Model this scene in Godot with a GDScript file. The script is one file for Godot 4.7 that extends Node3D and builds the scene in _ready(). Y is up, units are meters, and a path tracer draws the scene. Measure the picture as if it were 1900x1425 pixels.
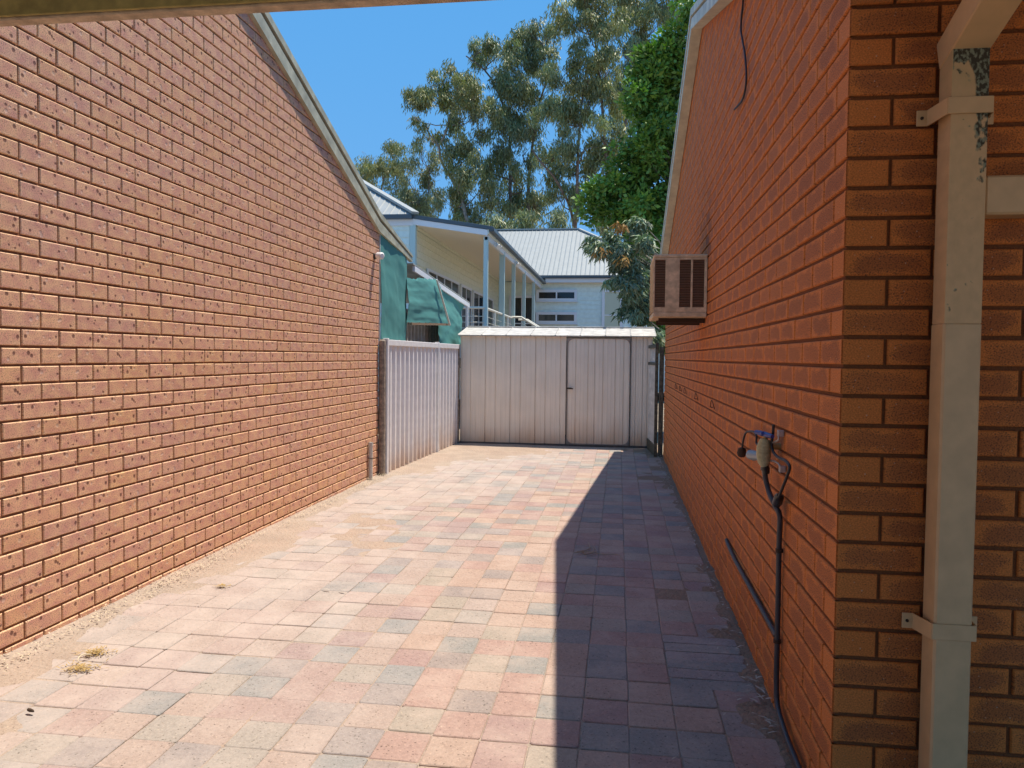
extends Node3D
# A driveway between two brick gable walls, a tin shed at its end. x right, y up, depth runs along -z.

var rng := RandomNumberGenerator.new()
var nz := FastNoiseLite.new()
var nf := FastNoiseLite.new()
var cam: Camera3D
var M := {}
var used := {}
const CAM_Y := 1.40
const FOCAL := 1424.0

# ------------------------------------------------------------------ helpers
func P(x: float, y: float, d: float) -> Vector3:
	return Vector3(x, y, -d)

func lin(r: float, g: float, b: float) -> Color:
	return Color(r, g, b).linear_to_srgb()

func st_new() -> SurfaceTool:
	var st := SurfaceTool.new()
	st.begin(Mesh.PRIMITIVE_TRIANGLES)
	return st

func numbered(called: String) -> String:
	if not used.has(called):
		used[called] = 0
		return called
	used[called] += 1
	return "%s_%03d" % [called, used[called]]

func thing(called: String, label: String, category: String, at := Vector3.ZERO, group := "") -> Node3D:
	var o := Node3D.new()
	o.name = numbered(called)
	add_child(o)
	o.position = at
	o.set_meta("label", label)
	o.set_meta("category", category)
	if group != "":
		o.set_meta("group", group)
	return o

func part(called: String, mesh: Mesh, m: Material, parent: Node, kind := "") -> MeshInstance3D:
	var o := MeshInstance3D.new()
	o.name = called
	o.mesh = mesh
	if m:
		o.material_override = m
	parent.add_child(o, true)
	if kind != "":
		o.set_meta("kind", kind)
	return o

func single(called: String, mesh: Mesh, m: Material, label: String, category: String, group := "", kind := "") -> MeshInstance3D:
	var o := MeshInstance3D.new()
	o.name = numbered(called)
	o.mesh = mesh
	o.material_override = m
	add_child(o)
	o.set_meta("label", label)
	o.set_meta("category", category)
	if group != "":
		o.set_meta("group", group)
	if kind != "":
		o.set_meta("kind", kind)
	return o

func struct(called: String, mesh: Mesh, m: Material) -> MeshInstance3D:
	var o := MeshInstance3D.new()
	o.name = called
	o.mesh = mesh
	o.material_override = m
	add_child(o)
	o.set_meta("kind", "structure")
	return o

func tri(st: SurfaceTool, a: Vector3, b: Vector3, c: Vector3, n: Vector3) -> void:
	if (c - a).cross(b - a).dot(n) < 0.0:
		var t := b
		b = c
		c = t
	st.set_normal(n); st.add_vertex(a)
	st.set_normal(n); st.add_vertex(b)
	st.set_normal(n); st.add_vertex(c)

# a quad with corners in order; hint is any vector on its outer side
func quad(st: SurfaceTool, a: Vector3, b: Vector3, c: Vector3, d: Vector3, hint: Vector3) -> void:
	var n := (c - a).cross(b - d).normalized()
	if n.dot(hint) < 0.0:
		n = -n
	tri(st, a, b, c, n)
	tri(st, a, c, d, n)

func quad_uv(st: SurfaceTool, v: Array, uv: Array, hint: Vector3) -> void:
	var n: Vector3 = ((v[2] - v[0]).cross(v[1] - v[3])).normalized()
	if n.dot(hint) < 0.0:
		n = -n
	var flip: bool = (v[2] - v[0]).cross(v[1] - v[0]).dot(n) < 0.0
	var order := [0, 2, 1, 0, 3, 2] if flip else [0, 1, 2, 0, 2, 3]
	for i in order:
		st.set_normal(n)
		st.set_uv(uv[i])
		st.add_vertex(v[i])

# box between two corners with chamfered edges when bev > 0
func box(st: SurfaceTool, lo: Vector3, hi: Vector3, bev := 0.0, t := Transform3D()) -> void:
	var c := (lo + hi) * 0.5
	var h := ((hi - lo) * 0.5).abs()
	bev = minf(bev, minf(h.x, minf(h.y, h.z)) * 0.9)
	var ax := [Vector3(1, 0, 0), Vector3(0, 1, 0), Vector3(0, 0, 1)]
	for i in 3:
		var j: int = (i + 1) % 3
		var k: int = (i + 2) % 3
		for s in [-1.0, 1.0]:
			var n: Vector3 = ax[i] * s
			var ctr: Vector3 = c + ax[i] * h[i] * s
			var u: Vector3 = ax[j] * (h[j] - bev)
			var v: Vector3 = ax[k] * (h[k] - bev)
			quad(st, t * (ctr - u - v), t * (ctr + u - v), t * (ctr + u + v), t * (ctr - u + v), t.basis * n)
	if bev > 0.0:
		for i in 3:
			var j: int = (i + 1) % 3
			var k: int = (i + 2) % 3
			for sj in [-1.0, 1.0]:
				for sk in [-1.0, 1.0]:
					var e: Vector3 = ax[i] * (h[i] - bev)
					var p1: Vector3 = c + ax[j] * h[j] * sj + ax[k] * (h[k] - bev) * sk
					var p2: Vector3 = c + ax[j] * (h[j] - bev) * sj + ax[k] * h[k] * sk
					quad(st, t * (p1 - e), t * (p1 + e), t * (p2 + e), t * (p2 - e), t.basis * (ax[j] * sj + ax[k] * sk))
		for sx in [-1.0, 1.0]:
			for sy in [-1.0, 1.0]:
				for sz in [-1.0, 1.0]:
					var q := Vector3(sx, sy, sz)
					var a := c + Vector3(h.x, h.y - bev, h.z - bev) * q
					var b := c + Vector3(h.x - bev, h.y, h.z - bev) * q
					var d := c + Vector3(h.x - bev, h.y - bev, h.z) * q
					tri(st, t * a, t * b, t * d, (t.basis * q).normalized())

func pbox(st: SurfaceTool, x0: float, x1: float, y0: float, y1: float, d0: float, d1: float, bev := 0.0) -> void:
	box(st, Vector3(x0, y0, -d1), Vector3(x1, y1, -d0), bev)

func bar(st: SurfaceTool, a: Vector3, b: Vector3, w: float, h: float, up := Vector3.UP, bev := 0.0) -> void:
	var f := (b - a)
	var l := f.length()
	f = f / l
	var r := f.cross(up).normalized()
	var u := r.cross(f)
	box(st, Vector3(-w / 2, -h / 2, -l / 2), Vector3(w / 2, h / 2, l / 2), bev, Transform3D(Basis(r, u, -f), (a + b) * 0.5))

func tube(st: SurfaceTool, pts: Array, radii: Array, sides := 8, caps := true) -> void:
	var rings := []
	var norms := []
	var prev := Vector3.ZERO
	for i in pts.size():
		var a: Vector3 = pts[maxi(i - 1, 0)]
		var b: Vector3 = pts[mini(i + 1, pts.size() - 1)]
		var f := (b - a).normalized()
		var r := prev
		if i == 0:
			r = f.cross(Vector3(0.31, 0.2, 0.93)).normalized()
			if r.length() < 0.5:
				r = f.cross(Vector3.RIGHT).normalized()
		r = (r - f * r.dot(f)).normalized()
		prev = r
		var u := f.cross(r)
		var ring := []
		var nn := []
		for k in sides:
			var an := TAU * k / sides
			var d := r * cos(an) + u * sin(an)
			nn.append(d)
			ring.append(pts[i] + d * radii[mini(i, radii.size() - 1)])
		rings.append(ring)
		norms.append(nn)
	for i in pts.size() - 1:
		for k in sides:
			var k2 := (k + 1) % sides
			var v := [rings[i][k], rings[i + 1][k], rings[i + 1][k2], rings[i][k2]]
			var n := [norms[i][k], norms[i + 1][k], norms[i + 1][k2], norms[i][k2]]
			var flip: bool = (v[2] - v[0]).cross(v[1] - v[0]).dot(n[0]) < 0.0
			for q in ([0, 2, 1, 0, 3, 2] if flip else [0, 1, 2, 0, 2, 3]):
				st.set_normal(n[q])
				st.add_vertex(v[q])
	if caps:
		for e in [0, pts.size() - 1]:
			var out: Vector3 = (pts[0] - pts[1]).normalized() if e == 0 else (pts[-1] - pts[-2]).normalized()
			for k in range(1, sides - 1):
				tri(st, rings[e][0], rings[e][k], rings[e][k + 1], out)

func curve(pts: Array, n: int) -> Array:
	var c := Curve3D.new()
	for i in pts.size():
		var a: Vector3 = pts[maxi(i - 1, 0)]
		var b: Vector3 = pts[mini(i + 1, pts.size() - 1)]
		var t := (b - a) * 0.17
		c.add_point(pts[i], -t, t)
	var out := []
	for i in n + 1:
		out.append(c.sample_baked(c.get_baked_length() * i / n, true))
	return out

# polygon (x = along, y = up) in a frame, extruded by thick along normal
func prism(st: SurfaceTool, poly: Array, o: Vector3, u: Vector3, v: Vector3, w: Vector3) -> void:
	var pk := PackedVector2Array(poly)
	var idx := Geometry2D.triangulate_polygon(pk)
	for s in 2:
		var off := o + w * s
		var n := w.normalized() * (1.0 if s == 1 else -1.0)
		for i in range(0, idx.size(), 3):
			tri(st, off + u * pk[idx[i]].x + v * pk[idx[i]].y, off + u * pk[idx[i + 1]].x + v * pk[idx[i + 1]].y, off + u * pk[idx[i + 2]].x + v * pk[idx[i + 2]].y, n)
	var ctr := Vector2.ZERO
	for p in pk:
		ctr += p
	ctr /= pk.size()
	var cw := Geometry2D.is_polygon_clockwise(pk)
	for i in pk.size():
		var a := pk[i]
		var b := pk[(i + 1) % pk.size()]
		var e := (b - a).normalized()
		var n2 := Vector2(-e.y, e.x) if cw else Vector2(e.y, -e.x)
		quad(st, o + u * a.x + v * a.y, o + u * b.x + v * b.y, o + u * b.x + v * b.y + w, o + u * a.x + v * a.y + w, u * n2.x + v * n2.y)

# sheet metal: profile [[fraction, height], ...] repeated along u, running along v; top(u) gives the far end
func ribbed(st: SurfaceTool, o: Vector3, u: Vector3, length: float, v: Vector3, n: Vector3, pitch: float, prof: Array, vlen: float, topf = null, botf = null, dusty := false) -> void:
	var xs := []
	var k := 0
	while k * pitch < length:
		for p in prof:
			var x: float = (k + p[0]) * pitch
			if x < length - 0.0005:
				xs.append([x, p[1]])
			else:
				xs.append([length, p[1]])
				break
		k += 1
	for i in xs.size() - 1:
		var a: float = xs[i][0]
		var b: float = xs[i + 1][0]
		var ta: float = topf.call(a) if topf != null else vlen
		var tb: float = topf.call(b) if topf != null else vlen
		var ba: float = botf.call(a) if botf != null else 0.0
		var bb: float = botf.call(b) if botf != null else 0.0
		if ta - ba < 0.01 and tb - bb < 0.01:
			continue
		var pa: Vector3 = o + u * a + n * xs[i][1]
		var pb: Vector3 = o + u * b + n * xs[i + 1][1]
		if dusty:
			var hs := [0.0, 0.04, 0.12, 0.26, 0.48, vlen]
			for q in 5:
				var ca := dust_at(pa, hs[q])
				var cb := dust_at(pb, hs[q])
				var cc := dust_at(pb, hs[q + 1])
				var cd := dust_at(pa, hs[q + 1])
				quad_col(st, [pa + v * hs[q], pb + v * hs[q], pb + v * hs[q + 1], pa + v * hs[q + 1]], [ca, cb, cc, cd], n)
			continue
		quad(st, pa + v * ba, pb + v * bb, pb + v * tb, pa + v * ta, n)

func dust_at(p: Vector3, hgt: float) -> Color:
	var k := clampf(0.75 - hgt / 0.42 + 0.5 * nz.get_noise_2d((p.x - p.z) * 160.0, hgt * 90.0), 0.0, 0.85)
	return Color.WHITE.lerp(Color(0.80, 0.60, 0.44), k)

func quad_col(st: SurfaceTool, v: Array, cols: Array, hint: Vector3) -> void:
	var n: Vector3 = ((v[2] - v[0]).cross(v[1] - v[3])).normalized()
	if n.dot(hint) < 0.0:
		n = -n
	var flip: bool = (v[2] - v[0]).cross(v[1] - v[0]).dot(n) < 0.0
	for i in ([0, 2, 1, 0, 3, 2] if flip else [0, 1, 2, 0, 2, 3]):
		st.set_color(cols[i])
		st.set_normal(n)
		st.add_vertex(v[i])

func in_view(p: Vector3) -> bool:
	var q := cam.transform.affine_inverse() * p
	if q.z > -0.2:
		return false
	var x := 950.0 + FOCAL * q.x / -q.z
	var y := 712.5 - FOCAL * q.y / -q.z
	return x > -40 and x < 1940 and y > -30 and y < 1460

# ------------------------------------------------------------------ materials
func noise_tex(size: int, freq: float, oct: int, lo: float, hi: float, sd: int, bump := false, gain := 0.5, kind := FastNoiseLite.TYPE_SIMPLEX_SMOOTH) -> NoiseTexture2D:
	var t := NoiseTexture2D.new()
	t.width = size
	t.height = size
	t.seamless = true
	var n := FastNoiseLite.new()
	n.seed = sd
	n.frequency = freq
	n.noise_type = kind
	n.fractal_octaves = oct
	n.fractal_gain = gain
	t.noise = n
	if bump:
		t.as_normal_map = true
		t.bump_strength = hi
	else:
		var g := Gradient.new()
		g.set_color(0, Color(lo, lo, lo))
		g.set_color(1, Color(hi, hi, hi))
		t.color_ramp = g
	return t

var T := {}

func mat(r: float, g: float, b: float, rough := 0.8, tex := "", scale := 1.0, normal := "", nscale := 0.4) -> StandardMaterial3D:
	var m := StandardMaterial3D.new()
	m.albedo_color = lin(r, g, b)
	m.roughness = rough
	if tex != "":
		m.albedo_texture = T[tex]
		m.uv1_triplanar = true
		m.uv1_world_triplanar = true
		m.uv1_scale = Vector3.ONE * scale
	if normal != "":
		m.normal_enabled = true
		m.normal_texture = T[normal]
		m.normal_scale = nscale
	return m

func make_materials() -> void:
	T.grain = noise_tex(512, 0.11, 4, 0.72, 1.0, 3, false, 0.7)
	T.streak = streak_image()
	T.subtle = noise_tex(512, 0.02, 4, 0.92, 1.0, 15, false, 0.5)
	T.soft = noise_tex(512, 0.012, 5, 0.74, 1.0, 5, false, 0.55)
	T.blotch = noise_tex(512, 0.02, 6, 0.45, 1.0, 7, false, 0.6)
	T.bumpy = noise_tex(512, 0.09, 4, 0, 6.0, 9, true, 0.6)
	T.dust_lo = noise_tex(1024, 0.0055, 7, -0.30, 0.52, 61, false, 0.62)
	T.dust_hi = noise_tex(1024, 0.0055, 7, -0.16, 0.82, 61, false, 0.62)
	var di := Image.create(8, 8, false, Image.FORMAT_RGBA8)
	di.fill(lin(0.51, 0.425, 0.38))
	T.dust = ImageTexture.create_from_image(di)
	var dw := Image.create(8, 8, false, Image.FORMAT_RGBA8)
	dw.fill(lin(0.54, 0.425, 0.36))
	T.dust_shade_warm = ImageTexture.create_from_image(dw)  # dust tint warmed to stand in for warmer light on the shaded side
	T.wood = noise_tex(512, 0.03, 5, 0.6, 1.0, 11, false, 0.6)
	T.speck = speck_image()
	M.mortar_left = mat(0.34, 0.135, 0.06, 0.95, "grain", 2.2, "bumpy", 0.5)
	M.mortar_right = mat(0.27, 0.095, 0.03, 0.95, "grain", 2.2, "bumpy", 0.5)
	M.barge = mat(0.60, 0.585, 0.43, 0.55, "soft", 0.7)
	M.barge_pale = mat(0.80, 0.79, 0.62, 0.55, "soft", 0.7)
	M.barge_dark = mat(0.06, 0.07, 0.06, 0.7)
	M.roof_tin = mat(0.50, 0.52, 0.48, 0.5, "soft", 0.5)
	M.shed = mat(0.95, 0.845, 0.725, 0.62, "streak", 0.5)
	M.shed_sheet = M.shed.duplicate()
	M.shed_sheet.vertex_color_use_as_albedo = true
	M.shed_light = mat(0.70, 0.66, 0.61, 0.6, "soft", 0.8)
	M.shed_seam = mat(0.42, 0.35, 0.30, 0.7, "soft", 2.0)
	M.shed_dark = mat(0.16, 0.13, 0.115, 0.7, "blotch", 3.0)
	M.rust = mat(0.07, 0.04, 0.025, 0.8, "grain", 6.0)
	M.fence = mat(0.86, 0.83, 0.83, 0.45, "subtle", 0.9)
	M.fence_sheet = M.fence.duplicate()
	M.fence_sheet.vertex_color_use_as_albedo = true
	M.fence_brown = mat(0.45, 0.35, 0.27, 0.6, "blotch", 1.5)
	M.fence_olive = mat(0.17, 0.16, 0.11, 0.6, "blotch", 1.5)
	M.fence_cream = mat(0.76, 0.71, 0.64, 0.55, "soft", 1.0)
	M.timber = mat(0.42, 0.27, 0.16, 0.85, "wood", 2.5)
	M.beam_under = mat(0.80, 0.62, 0.43, 0.85, "soft", 2.2, "bumpy", 0.4)
	M.beam_face = mat(0.60, 0.47, 0.16, 0.8, "soft", 2.0)
	M.pipe_paint = mat(0.80, 0.52, 0.265, 0.5, "subtle", 1.1)
	M.pipe_dark = mat(0.025, 0.025, 0.03, 0.55)
	M.poly_pipe = mat(0.045, 0.045, 0.055, 0.5)
	M.white_plastic = mat(0.80, 0.80, 0.80, 0.35)
	M.pvc = mat(0.72, 0.68, 0.62, 0.5, "soft", 4.0)
	M.black_plastic = mat(0.02, 0.02, 0.022, 0.35)
	M.brass = mat(0.42, 0.30, 0.13, 0.45)
	M.brass.metallic = 0.7
	M.tap_cream = mat(0.62, 0.55, 0.30, 0.45, "soft", 9.0)
	M.tap_blue = mat(0.02, 0.05, 0.26, 0.3)
	M.tap_grey = mat(0.28, 0.33, 0.36, 0.4)
	M.galv = mat(0.5, 0.5, 0.5, 0.4)
	M.galv.metallic = 0.6
	M.ac_case = mat(0.88, 0.65, 0.39, 0.55, "soft", 2.0)
	M.ac_louvre = mat(0.27, 0.15, 0.085, 0.6)
	M.ac_dark = mat(0.035, 0.022, 0.016, 0.8)
	M.house_blue = mat(0.80, 0.93, 0.89, 0.6, "subtle", 0.6)
	M.house_cream = mat(0.82, 0.84, 0.68, 0.65, "subtle", 0.6)
	M.house_white = mat(0.76, 0.78, 0.82, 0.5)
	M.house_soffit = mat(0.82, 0.75, 0.62, 0.6)
	M.house_gutter = mat(0.075, 0.10, 0.125, 0.45)
	M.house_roof = mat(0.35, 0.37, 0.365, 0.55, "subtle", 0.3)
	M.post_blue = mat(0.48, 0.64, 0.65, 0.55)
	M.rail = mat(0.72, 0.70, 0.62, 0.4)
	M.glass = mat(0.02, 0.022, 0.024, 0.08)
	M.blind = mat(0.56, 0.58, 0.45, 0.25)
	M.cloth = mat(0.10, 0.37, 0.355, 0.9, "grain", 3.0)
	M.cloth.backlight_enabled = true
	M.cloth.backlight = lin(0.02, 0.08, 0.07)
	M.bark_pale = mat(0.58, 0.50, 0.42, 0.9, "blotch", 0.4)
	M.bark_red = mat(0.42, 0.27, 0.19, 0.9, "blotch", 0.4)
	M.bark_dark = mat(0.33, 0.26, 0.20, 0.9, "blotch", 0.4)
	M.earth = mat(0.50, 0.39, 0.28, 0.95, "blotch", 0.25)
	M.concrete = mat(0.52, 0.39, 0.28, 0.9, "soft", 0.6)
	M.straw = mat(0.46, 0.31, 0.11, 0.9)
	M.straw_pale = mat(0.62, 0.52, 0.37, 0.9)
	M.litter = mat(0.48, 0.42, 0.35, 0.9)
	for k in [["gum_a", 0.34, 0.385, 0.215], ["gum_b", 0.38, 0.405, 0.205], ["gum_c", 0.32, 0.355, 0.205], ["lush", 0.17, 0.30, 0.055], ["longleaf", 0.26, 0.34, 0.23], ["blossom", 0.45, 0.29, 0.11]]:
		var m := mat(1, 1, 1, 0.5 if k[0] != "blossom" else 0.9)
		m.albedo_color = lin(k[1], k[2], k[3])
		m.vertex_color_use_as_albedo = true
		m.backlight_enabled = true
		m.backlight = lin(k[1] * 0.8, k[2] * 0.9, k[3] * 0.5)
		m.cull_mode = BaseMaterial3D.CULL_DISABLED
		M[k[0]] = m

func streak_image() -> ImageTexture:
	# faint vertical weathering: tall narrow noise
	var s := 256
	var im := Image.create(s, s, false, Image.FORMAT_RGB8)
	for y in s:
		for x in s:
			var fx := absf(x - 128.0)
			var fy := absf(y - 128.0)
			var v := 0.95 + 0.035 * nf.get_noise_2d(fx * 1.6, fy * 0.06) + 0.03 * nz.get_noise_2d(fx * 1.2, fy * 1.2)
			im.set_pixel(x, y, Color(v, v * 0.995, v * 0.985).clamp())
	return ImageTexture.create_from_image(im)

func speck_image() -> ImageTexture:
	var s := 1024
	var im := Image.create(s, s, false, Image.FORMAT_RGB8)
	var r := RandomNumberGenerator.new()
	r.seed = 21
	for y in s:
		for x in s:
			# tileable soft mottling from sines of noise, plus fine sand grain
			var v := 0.86 + 0.05 * nf.get_noise_2d(absf(x - 512.0) * 0.8, absf(y - 512.0) * 0.8) + r.randf_range(-0.06, 0.06)
			im.set_pixel(x, y, Color(v, v, v))
	for i in 9000:
		var cx := r.randi() % s
		var cy := r.randi() % s
		var v := r.randf_range(0.45, 0.72) if r.randf() < 0.6 else r.randf_range(0.95, 1.0)
		for dy in r.randi_range(1, 3):
			for dx in r.randi_range(1, 3):
				im.set_pixel((cx + dx) % s, (cy + dy) % s, Color(v, v, v * 0.97))
	return ImageTexture.create_from_image(im)

# atlas of brick faces, 4 columns by 6 rows; left = pitted pink-brown bricks, right = smooth bricks with burnt centres
const COLS := 4
const ROWS := 6
func brick_atlas(left: bool) -> Array:
	var cw := 176
	var ch := 60
	var im := Image.create(cw * COLS, ch * ROWS, false, Image.FORMAT_RGB8)
	var hm := Image.create(cw * COLS, ch * ROWS, false, Image.FORMAT_RGB8)
	var r := RandomNumberGenerator.new()
	r.seed = 31 if left else 47
	for cell in COLS * ROWS:
		var ox := (cell % COLS) * cw
		var oy := (cell / COLS) * ch
		var sx := r.randf() * 900.0
		var sy := r.randf() * 900.0
		var plain_brick := (not left) and (cell >= 22)
		var core := r.randf_range(0.55, 1.0)
		var shiftx := r.randf_range(-8, 8)
		for y in ch:
			for x in cw:
				var n1 := nz.get_noise_2d(sx + x * 1.1, sy + y * 1.6)
				var fq := 1.7 if left else 1.9
				var n2 := nf.get_noise_2d(sx * 3 + x * fq, sy * 3 + y * fq)
				var ed := minf(minf(x, cw - 1 - x), minf(y, ch - 1 - y))
				var c: Color
				var h := 0.75 + 0.05 * n2
				if left:
					var edge := clampf(1.0 - (ed + n1 * 3.0) / 6.0, 0.0, 1.0)
					var a := Color(0.745, 0.42, 0.25)
					var b := Color(0.63, 0.31, 0.218)
					c = a.lerp(b, clampf(0.5 + n1 * 1.2, 0, 1))
					c = c.lerp(Color(0.86, 0.55, 0.32), edge * 0.85)
					c = c * (1.0 + n2 * 0.34)
					if n2 < -0.40:
						c = c.lerp(Color(0.13, 0.07, 0.06), 0.75)
						h -= 0.08
				else:
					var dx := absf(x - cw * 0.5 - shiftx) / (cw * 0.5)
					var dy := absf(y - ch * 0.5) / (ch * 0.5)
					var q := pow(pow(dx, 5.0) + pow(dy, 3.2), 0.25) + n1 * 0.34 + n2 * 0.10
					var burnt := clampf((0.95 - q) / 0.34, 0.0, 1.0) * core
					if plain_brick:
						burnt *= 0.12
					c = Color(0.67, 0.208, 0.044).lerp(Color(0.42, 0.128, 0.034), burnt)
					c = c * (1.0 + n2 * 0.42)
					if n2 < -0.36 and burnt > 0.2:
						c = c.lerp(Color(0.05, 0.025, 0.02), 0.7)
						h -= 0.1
				im.set_pixel(ox + x, oy + y, c.clamp().linear_to_srgb())
				h = clampf(h - clampf(1.0 - ed / 3.0, 0, 1) * 0.12, 0, 1)
				hm.set_pixel(ox + x, oy + y, Color(h, h, h))
		# pits and flecks
		var np := r.randi_range(2, 5) if left else 0
		for i in np + (r.randi_range(8, 18) if left else r.randi_range(7, 14)):
			var big := i < np
			var px := r.randf_range(9, cw - 9)
			var py := r.randf_range(7, ch - 7)
			var rx := r.randf_range(4.5, 9.5) if big else r.randf_range(0.8, 1.7)
			var ry := rx * r.randf_range(0.7, 1.25)
			var light_side := big and r.randf() < 0.35
			for y in range(maxi(0, int(py - ry - 2)), mini(ch, int(py + ry + 3))):
				for x in range(maxi(0, int(px - rx - 2)), mini(cw, int(px + rx + 3))):
					var d := Vector2((x - px) / rx, (y - py) / ry).length() + 0.25 * nf.get_noise_2d(x * 9.0, y * 9.0 + cell * 40)
					if d < 1.0:
						var c0 := im.get_pixel(ox + x, oy + y).srgb_to_linear()
						var tgt := Color(0.15, 0.058, 0.042)
						if light_side:
							tgt = Color(0.58, 0.37, 0.28)
						if not left:
							tgt = Color(0.60, 0.45, 0.32) if i % 3 == 0 else Color(0.07, 0.03, 0.022)
						var k := clampf((1.0 - d) * 3.0, 0, 1) * (0.85 if big else 0.8)
						im.set_pixel(ox + x, oy + y, c0.lerp(tgt, k).linear_to_srgb())
						if big:
							var hv := hm.get_pixel(ox + x, oy + y).r - 0.45 * clampf((1.0 - d) * 2.0, 0, 1)
							hm.set_pixel(ox + x, oy + y, Color(hv, hv, hv))
	hm.bump_map_to_normal_map(3.5 if left else 2.0)
	return [ImageTexture.create_from_image(im), ImageTexture.create_from_image(hm)]

func brick_material(left: bool) -> StandardMaterial3D:
	var a := brick_atlas(left)
	var m := StandardMaterial3D.new()
	m.albedo_texture = a[0]
	m.vertex_color_use_as_albedo = true
	m.normal_enabled = true
	m.normal_texture = a[1]
	m.normal_scale = 0.8
	m.roughness = 0.85
	return m

# a brick face: convex polygon in (s, y) of its wall plane, raised from depth -back to 0 with a small arris.
# frame: o + u*s + v*y + n*h ; uv rect from the full brick (s0..s1, y0..y1)
func brick_face(st: SurfaceTool, poly: PackedVector2Array, full: Rect2, cell: int, o: Vector3, u: Vector3, n: Vector3, tint: Color, back := 0.017) -> void:
	var arris := 0.0035
	var c := Vector2.ZERO
	for p in poly:
		c += p
	c /= poly.size()
	var inner := PackedVector2Array()
	for p in poly:
		var d := (c - p)
		var l := d.length()
		# move in by about one arris on both axes
		inner.append(p + Vector2(signf(d.x) * minf(arris, absf(d.x) * 0.5), signf(d.y) * minf(arris, absf(d.y) * 0.5)))
	var uv := func(p: Vector2) -> Vector2:
		var a := clampf((p.x - full.position.x) / full.size.x, 0.01, 0.99)
		var b := clampf(1.0 - (p.y - full.position.y) / full.size.y, 0.02, 0.98)
		return Vector2(((cell % COLS) + a) / COLS, ((cell / COLS) + b) / ROWS)
	var at := func(p: Vector2, h: float) -> Vector3:
		return o + u * p.x + Vector3.UP * p.y + n * h
	var k := poly.size()
	st.set_color(tint)
	for i in range(1, k - 1):
		var ids := [0, i, i + 1]
		var w := [at.call(inner[0], 0.0), at.call(inner[i], 0.0), at.call(inner[i + 1], 0.0)]
		if (w[2] - w[0]).cross(w[1] - w[0]).dot(n) < 0:
			ids = [0, i + 1, i]
		for q in ids:
			st.set_normal(n)
			st.set_uv(uv.call(inner[q]))
			st.add_vertex(at.call(inner[q], 0.0))
	for i in k:
		var j := (i + 1) % k
		var e := (poly[j] - poly[i])
		var outv := Vector2(e.y, -e.x)
		if outv.dot((poly[i] + poly[j]) * 0.5 - c) < 0:
			outv = -outv
		var o3: Vector3 = (u * outv.x + Vector3.UP * outv.y).normalized()
		quad_uv(st, [at.call(inner[i], 0.0), at.call(inner[j], 0.0), at.call(poly[j], -arris), at.call(poly[i], -arris)], [uv.call(inner[i]), uv.call(inner[j]), uv.call(poly[j]), uv.call(poly[i])], n + o3)
		quad_uv(st, [at.call(poly[i], -arris), at.call(poly[j], -arris), at.call(poly[j], -back), at.call(poly[i], -back)], [uv.call(poly[i]), uv.call(poly[j]), uv.call(poly[j]), uv.call(poly[i])], o3)

func clip_below(poly: PackedVector2Array, top: Callable) -> PackedVector2Array:
	# keep the part under the line y = top(s)
	var out := PackedVector2Array()
	for i in poly.size():
		var a := poly[i]
		var b := poly[(i + 1) % poly.size()]
		var da: float = top.call(a.x) - a.y
		var db: float = top.call(b.x) - b.y
		if da >= 0:
			out.append(a)
		if (da >= 0) != (db >= 0):
			out.append(a.lerp(b, da / (da - db)))
	return out

func tint_pick(left: bool) -> Color:
	var v := rng.randf_range(0.93, 1.07)
	var w := rng.randf_range(-0.05, 0.05)
	if left:
		if rng.randf() < 0.06:
			w += 0.07
			v *= 1.04
		return Color(v * (1 + w * 0.7), v * (1 + w * 0.5), v * (1 - w * 1.6))
	return Color(v * (1 + w * 0.6), v, v * (1 - w))

# collects the bricks of a wall: [poly, full, o, u, n, tint, cell, distance, cut]
func wall_bricks(list: Array, o: Vector3, u: Vector3, n: Vector3, s0: float, s1: float, y_base: float, k0: int, k1: int, joint_even: float, joint_odd: float, top: Callable, left: bool, start_joint: bool, end_joint: bool, stain = null) -> void:
	for k in range(k0, k1):
		var y0 := y_base + 0.086 * k + 0.006
		var y1 := y0 + 0.074
		var first := joint_even if posmod(k, 2) == 0 else joint_odd
		var m := ceili((s0 - first) / 0.2455) - 1
		while true:
			var a: float = first + m * 0.2455 + 0.0055
			var b: float = a + 0.2345
			m += 1
			if a > s1 - 0.02:
				break
			var full := Rect2(a, y0, b - a, y1 - y0)
			var ca := a
			var cb := b
			if a < s0 + 0.004:
				ca = s0 + (0.005 if start_joint else 0.0)
			if b > s1 - 0.004:
				cb = s1 - (0.005 if end_joint else 0.0)
			if cb - ca < 0.02:
				continue
			var jx := rng.randf_range(-0.0015, 0.0015)
			var jy := rng.randf_range(-0.0012, 0.0012)
			var poly := PackedVector2Array([Vector2(ca + jx, y0 + jy), Vector2(cb + jx, y0 + jy), Vector2(cb + jx, y1 + jy), Vector2(ca + jx, y1 + jy)])
			poly = clip_below(poly, top)
			if poly.size() < 3:
				continue
			var c := Vector2.ZERO
			for p in poly:
				c += p
			c /= poly.size()
			var w := o + u * c.x + Vector3.UP * c.y
			var tint := tint_pick(left)
			if stain != null:
				tint = tint * stain.call(w)
			list.append({"poly": poly, "full": full, "o": o + n * rng.randf_range(-0.0012, 0.0012), "u": u, "n": n, "tint": tint, "cell": rng.randi() % (COLS * ROWS if left else 22), "c": c, "d": w.distance_to(cam.position) if in_view(w) else 999.0 + w.distance_to(cam.position)})

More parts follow.
